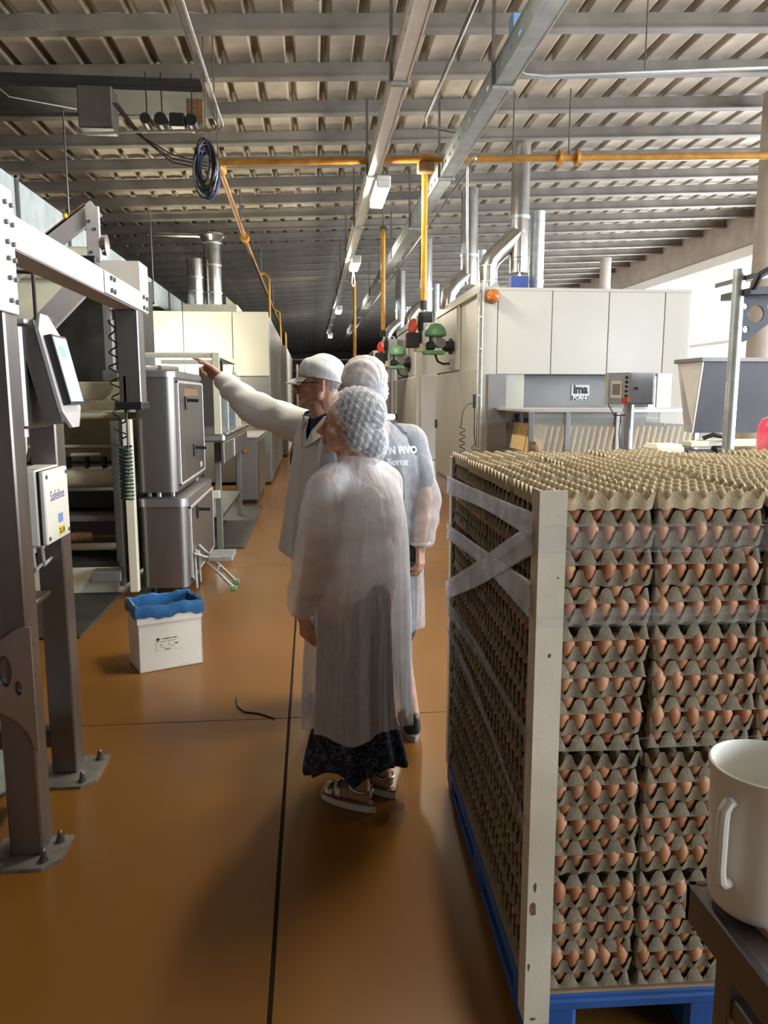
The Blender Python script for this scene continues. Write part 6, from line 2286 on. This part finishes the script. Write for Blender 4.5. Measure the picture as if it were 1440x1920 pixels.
def pick2(c):
    q = HF2.inv(c)
    hr = (q[:, 2] > .035) & (q[:, 2] < .125) & (q[:, 1] < -.02) & (q[:, 1] > -.2) & (np.abs(q[:, 0]) < .12)
    ear = (np.abs(q[:, 0]) > .0755) & (np.abs(q[:, 2] - .088) < .034) & (q[:, 1] > -.034)
    return np.where(hr & ~ear, 1, 0)
finish('body', me, ('skin_c', 'hair_grey'), m, pick2)
eyes(HF2, m)
# grey shirt with print on the back
mb = MB()
cap_(mb, P(0, -.14, 1.395), P(0, .14, 1.395), .082)
cap_(mb, P(0, -.11, 1.33), P(0, .11, 1.33), .118)
cap_(mb, P(0, -.10, 1.24), P(0, .10, 1.24), .134)
cap_(mb, P(0, -.10, 1.02), P(0, .10, 1.02), .142)
cap_(mb, P(0, -.10, .88), P(0, .10, .88), .145)
cap_(mb, sR, sR.lerp(eR, .62), .078, .074)
cap_(mb, sL, sL.lerp(eL, .62), .078, .074)
me = fuse(mb, .008, 4)
sho = finish('grey_shirt', me, ('grey_shirt',), m)
rz = math.atan2(f.y, f.x) - PI / 2
from mathutils.bvhtree import BVHTree
_so = world_loc(sho)
_bv = BVHTree.FromPolygons([tuple(Vector(v.co) + _so) for v in me.vertices], [tuple(p.vertices) for p in me.polygons])
for (txt, z, sz, l) in (('TN FIVO', 1.362, .042, -.068), ('Borng', 1.312, .040, -.050)):
    tx = text_part('shirt_print', txt, 'paper', sho, (0, 0, 0), (0, 0, 0), sz, .0006, bold=.0022, sx=1.1)
    tx.location = (0, 0, 0)
    for v in tx.data.vertices:
        p0 = P(-.6, l - v.co.x, z + v.co.y)
        h = _bv.ray_cast(p0, f)
        hit = h[0] if h[0] else P(-.13, l - v.co.x, z + v.co.y)
        v.co = hit - f * (.002 + (.0012 if v.co.z > 0 else 0)) - _so
# shorts
mb = MB()
cap_(mb, P(0, -.09, .88), P(0, .09, .88), .138)
cap_(mb, P(0, -.10, .84), P(.01, -.115, .52), .112, .100)
cap_(mb, P(0, .10, .84), P(.01, .10, .52), .112, .100)
finish('shorts', fuse(mb, .010, 3), ('trousers',), m)
# thin gown
mb = MB()
rows = []
for (z, cx, cy, rx, ry) in ((.535, .30, 3.44, .215, .185), (.70, .30, 3.44, .212, .182), (.90, .298, 3.44, .208, .178), (1.10, .294, 3.44, .205, .172), (1.24, .290, 3.44, .205, .172),
                            (1.33, .288, 3.44, .20, .158), (1.41, .286, 3.44, .170, .115), (1.455, .28, 3.44, .115, .092), (1.49, .272, 3.44, .080, .080), (1.525, .266, 3.44, .074, .076)):
    rows.append((cx, cy, z, rx, ry, math.atan2(lf.y, lf.x)))
def tfold(a, z):
    t = max(0, min(1, (1.38 - z) / .5))
    return t * (.040 * math.sin(a * 8 + .3) + .030 * math.sin(a * 13 + 2 + z))
ring_loft(mb, rows, 110, tfold)
cw2 = eR.lerp(wR, .92)
chain(mb, [P(0, -.12, 1.40), sR, sR.lerp(eR, .5), eR, eR.lerp(wR, .5), eR.lerp(wR, .82), cw2], [.078, .088, .084, .080, .076, .066, .046], 20)
chain(mb, [P(0, .12, 1.40), sL, sL.lerp(eL, .5), eL, eL.lerp(wL, .5), eL.lerp(wL, .9)], [.078, .088, .084, .078, .070, .05], 20)
me = fuse(mb, .0065, 4)
displace(me, drape((.293, 3.44), [(sR, eR, .095), (eR, wR, .09), (sL, eL, .095)], .026, .75, 1.40, [(8, .2, .3, .5), (13, .9, -.6, .4)]))
displace(me, arm_wrinkle(eR, wR, .011, 58))
displace(me, arm_wrinkle(sR, eR, .008, 40))
displace(me, wav)
bdir = (wR - eR).normalized()
def keep2(p, n):
    if p.z < .57 and n.z < -.6:
        return False
    if p.z > 1.51 and n.z > .5:
        return False
    if (p - wR).length < .09 and (p - cw2).dot(bdir) > .02:
        return False
    return True
cut(me, keep2)
finish('thin_gown', me, ('gown_thin',), m)
MB().tube([tuple(P(-.015, 0, 1.507) + (f * math.cos(a) * .072 + lf * math.sin(a) * .070)) for a in [2 * PI * k / 28 for k in range(28)]], .014, 8, closed=True).build('collar', 'cotton', m, smooth=60)
MB().tube([tuple(cw2 + bdir * .012 + (lf * math.cos(a) + f * math.sin(a)) * .042) for a in [2 * PI * k / 24 for k in range(24)]], .008, 6, closed=True).build('cuff', 'cotton', m, smooth=60)
MB().tube([tuple(wR - bdir * .0 + (lf * math.cos(a) + f * math.sin(a)) * .033) for a in [2 * PI * k / 24 for k in range(24)]], .006, 6, closed=True).build('wrist_strap', 'black', m, smooth=60)
# hair net
hb = MB()
hb.ball(HF2(0, -.018, .142), (.093, .113, .103), 28, 20, HF2.R)
hb.ball(HF2(0, -.055, .085), (.080, .078, .075), 22, 14, HF2.R)
me = fuse(hb, .005, 4)
def hn2(p, n):
    q = HF2.R.transposed() @ (p - HF2.o)
    return q.z > (.100 + .45 * q.y if q.y > -.05 else .045)
cut(me, hn2)
def nf2(c):
    q = HF2.inv(c)
    a = np.arctan2(q[:, 0], q[:, 2] - .08)
    return .0026 * np.sin(a * 19 + q[:, 1] * 50) + .0014 * np.sin(q[:, 1] * 220 + a * 7)
displace(me, nf2)
finish('hair_net', me, ('hairnet_dense',), m)
# trainers
for fp, d in ((fR, Vector((-.10, .99, 0))), (fL, Vector((-.45, .89, 0)))):
    sd = Vector((-d.y, d.x, 0))
    sh_ = MB()
    cap_(sh_, fp + Z * .0 - d * .01, fp + d * .16 - Z * .012, .043, .034)
    cap_(sh_, fp - d * .012 + Z * .0, fp - d * .020 + Z * .050, .040, .034)
    cap_(sh_, fp + d * .02 + Z * .02, fp + d * .02 + Z * .05, .040, .038)
    me = fuse(sh_, .006, 3)
    c = co_of(me); c[:, 2] = np.maximum(c[:, 2], .02); set_co(me, c)
    sho_ = finish('trainer', me, ('black',), m)
    out = []
    for k in range(28):
        a = 2 * PI * k / 28
        out.append(fp - Z * fp.z + d * (.070 + math.cos(a) * .138) + sd * (math.sin(a) * (.044 + .006 * math.cos(a))))
    MB().loft([[p + Z * .001 for p in out], [p + Z * .030 for p in out]]).build('sole', 'sole_grey', sho_, smooth=40)
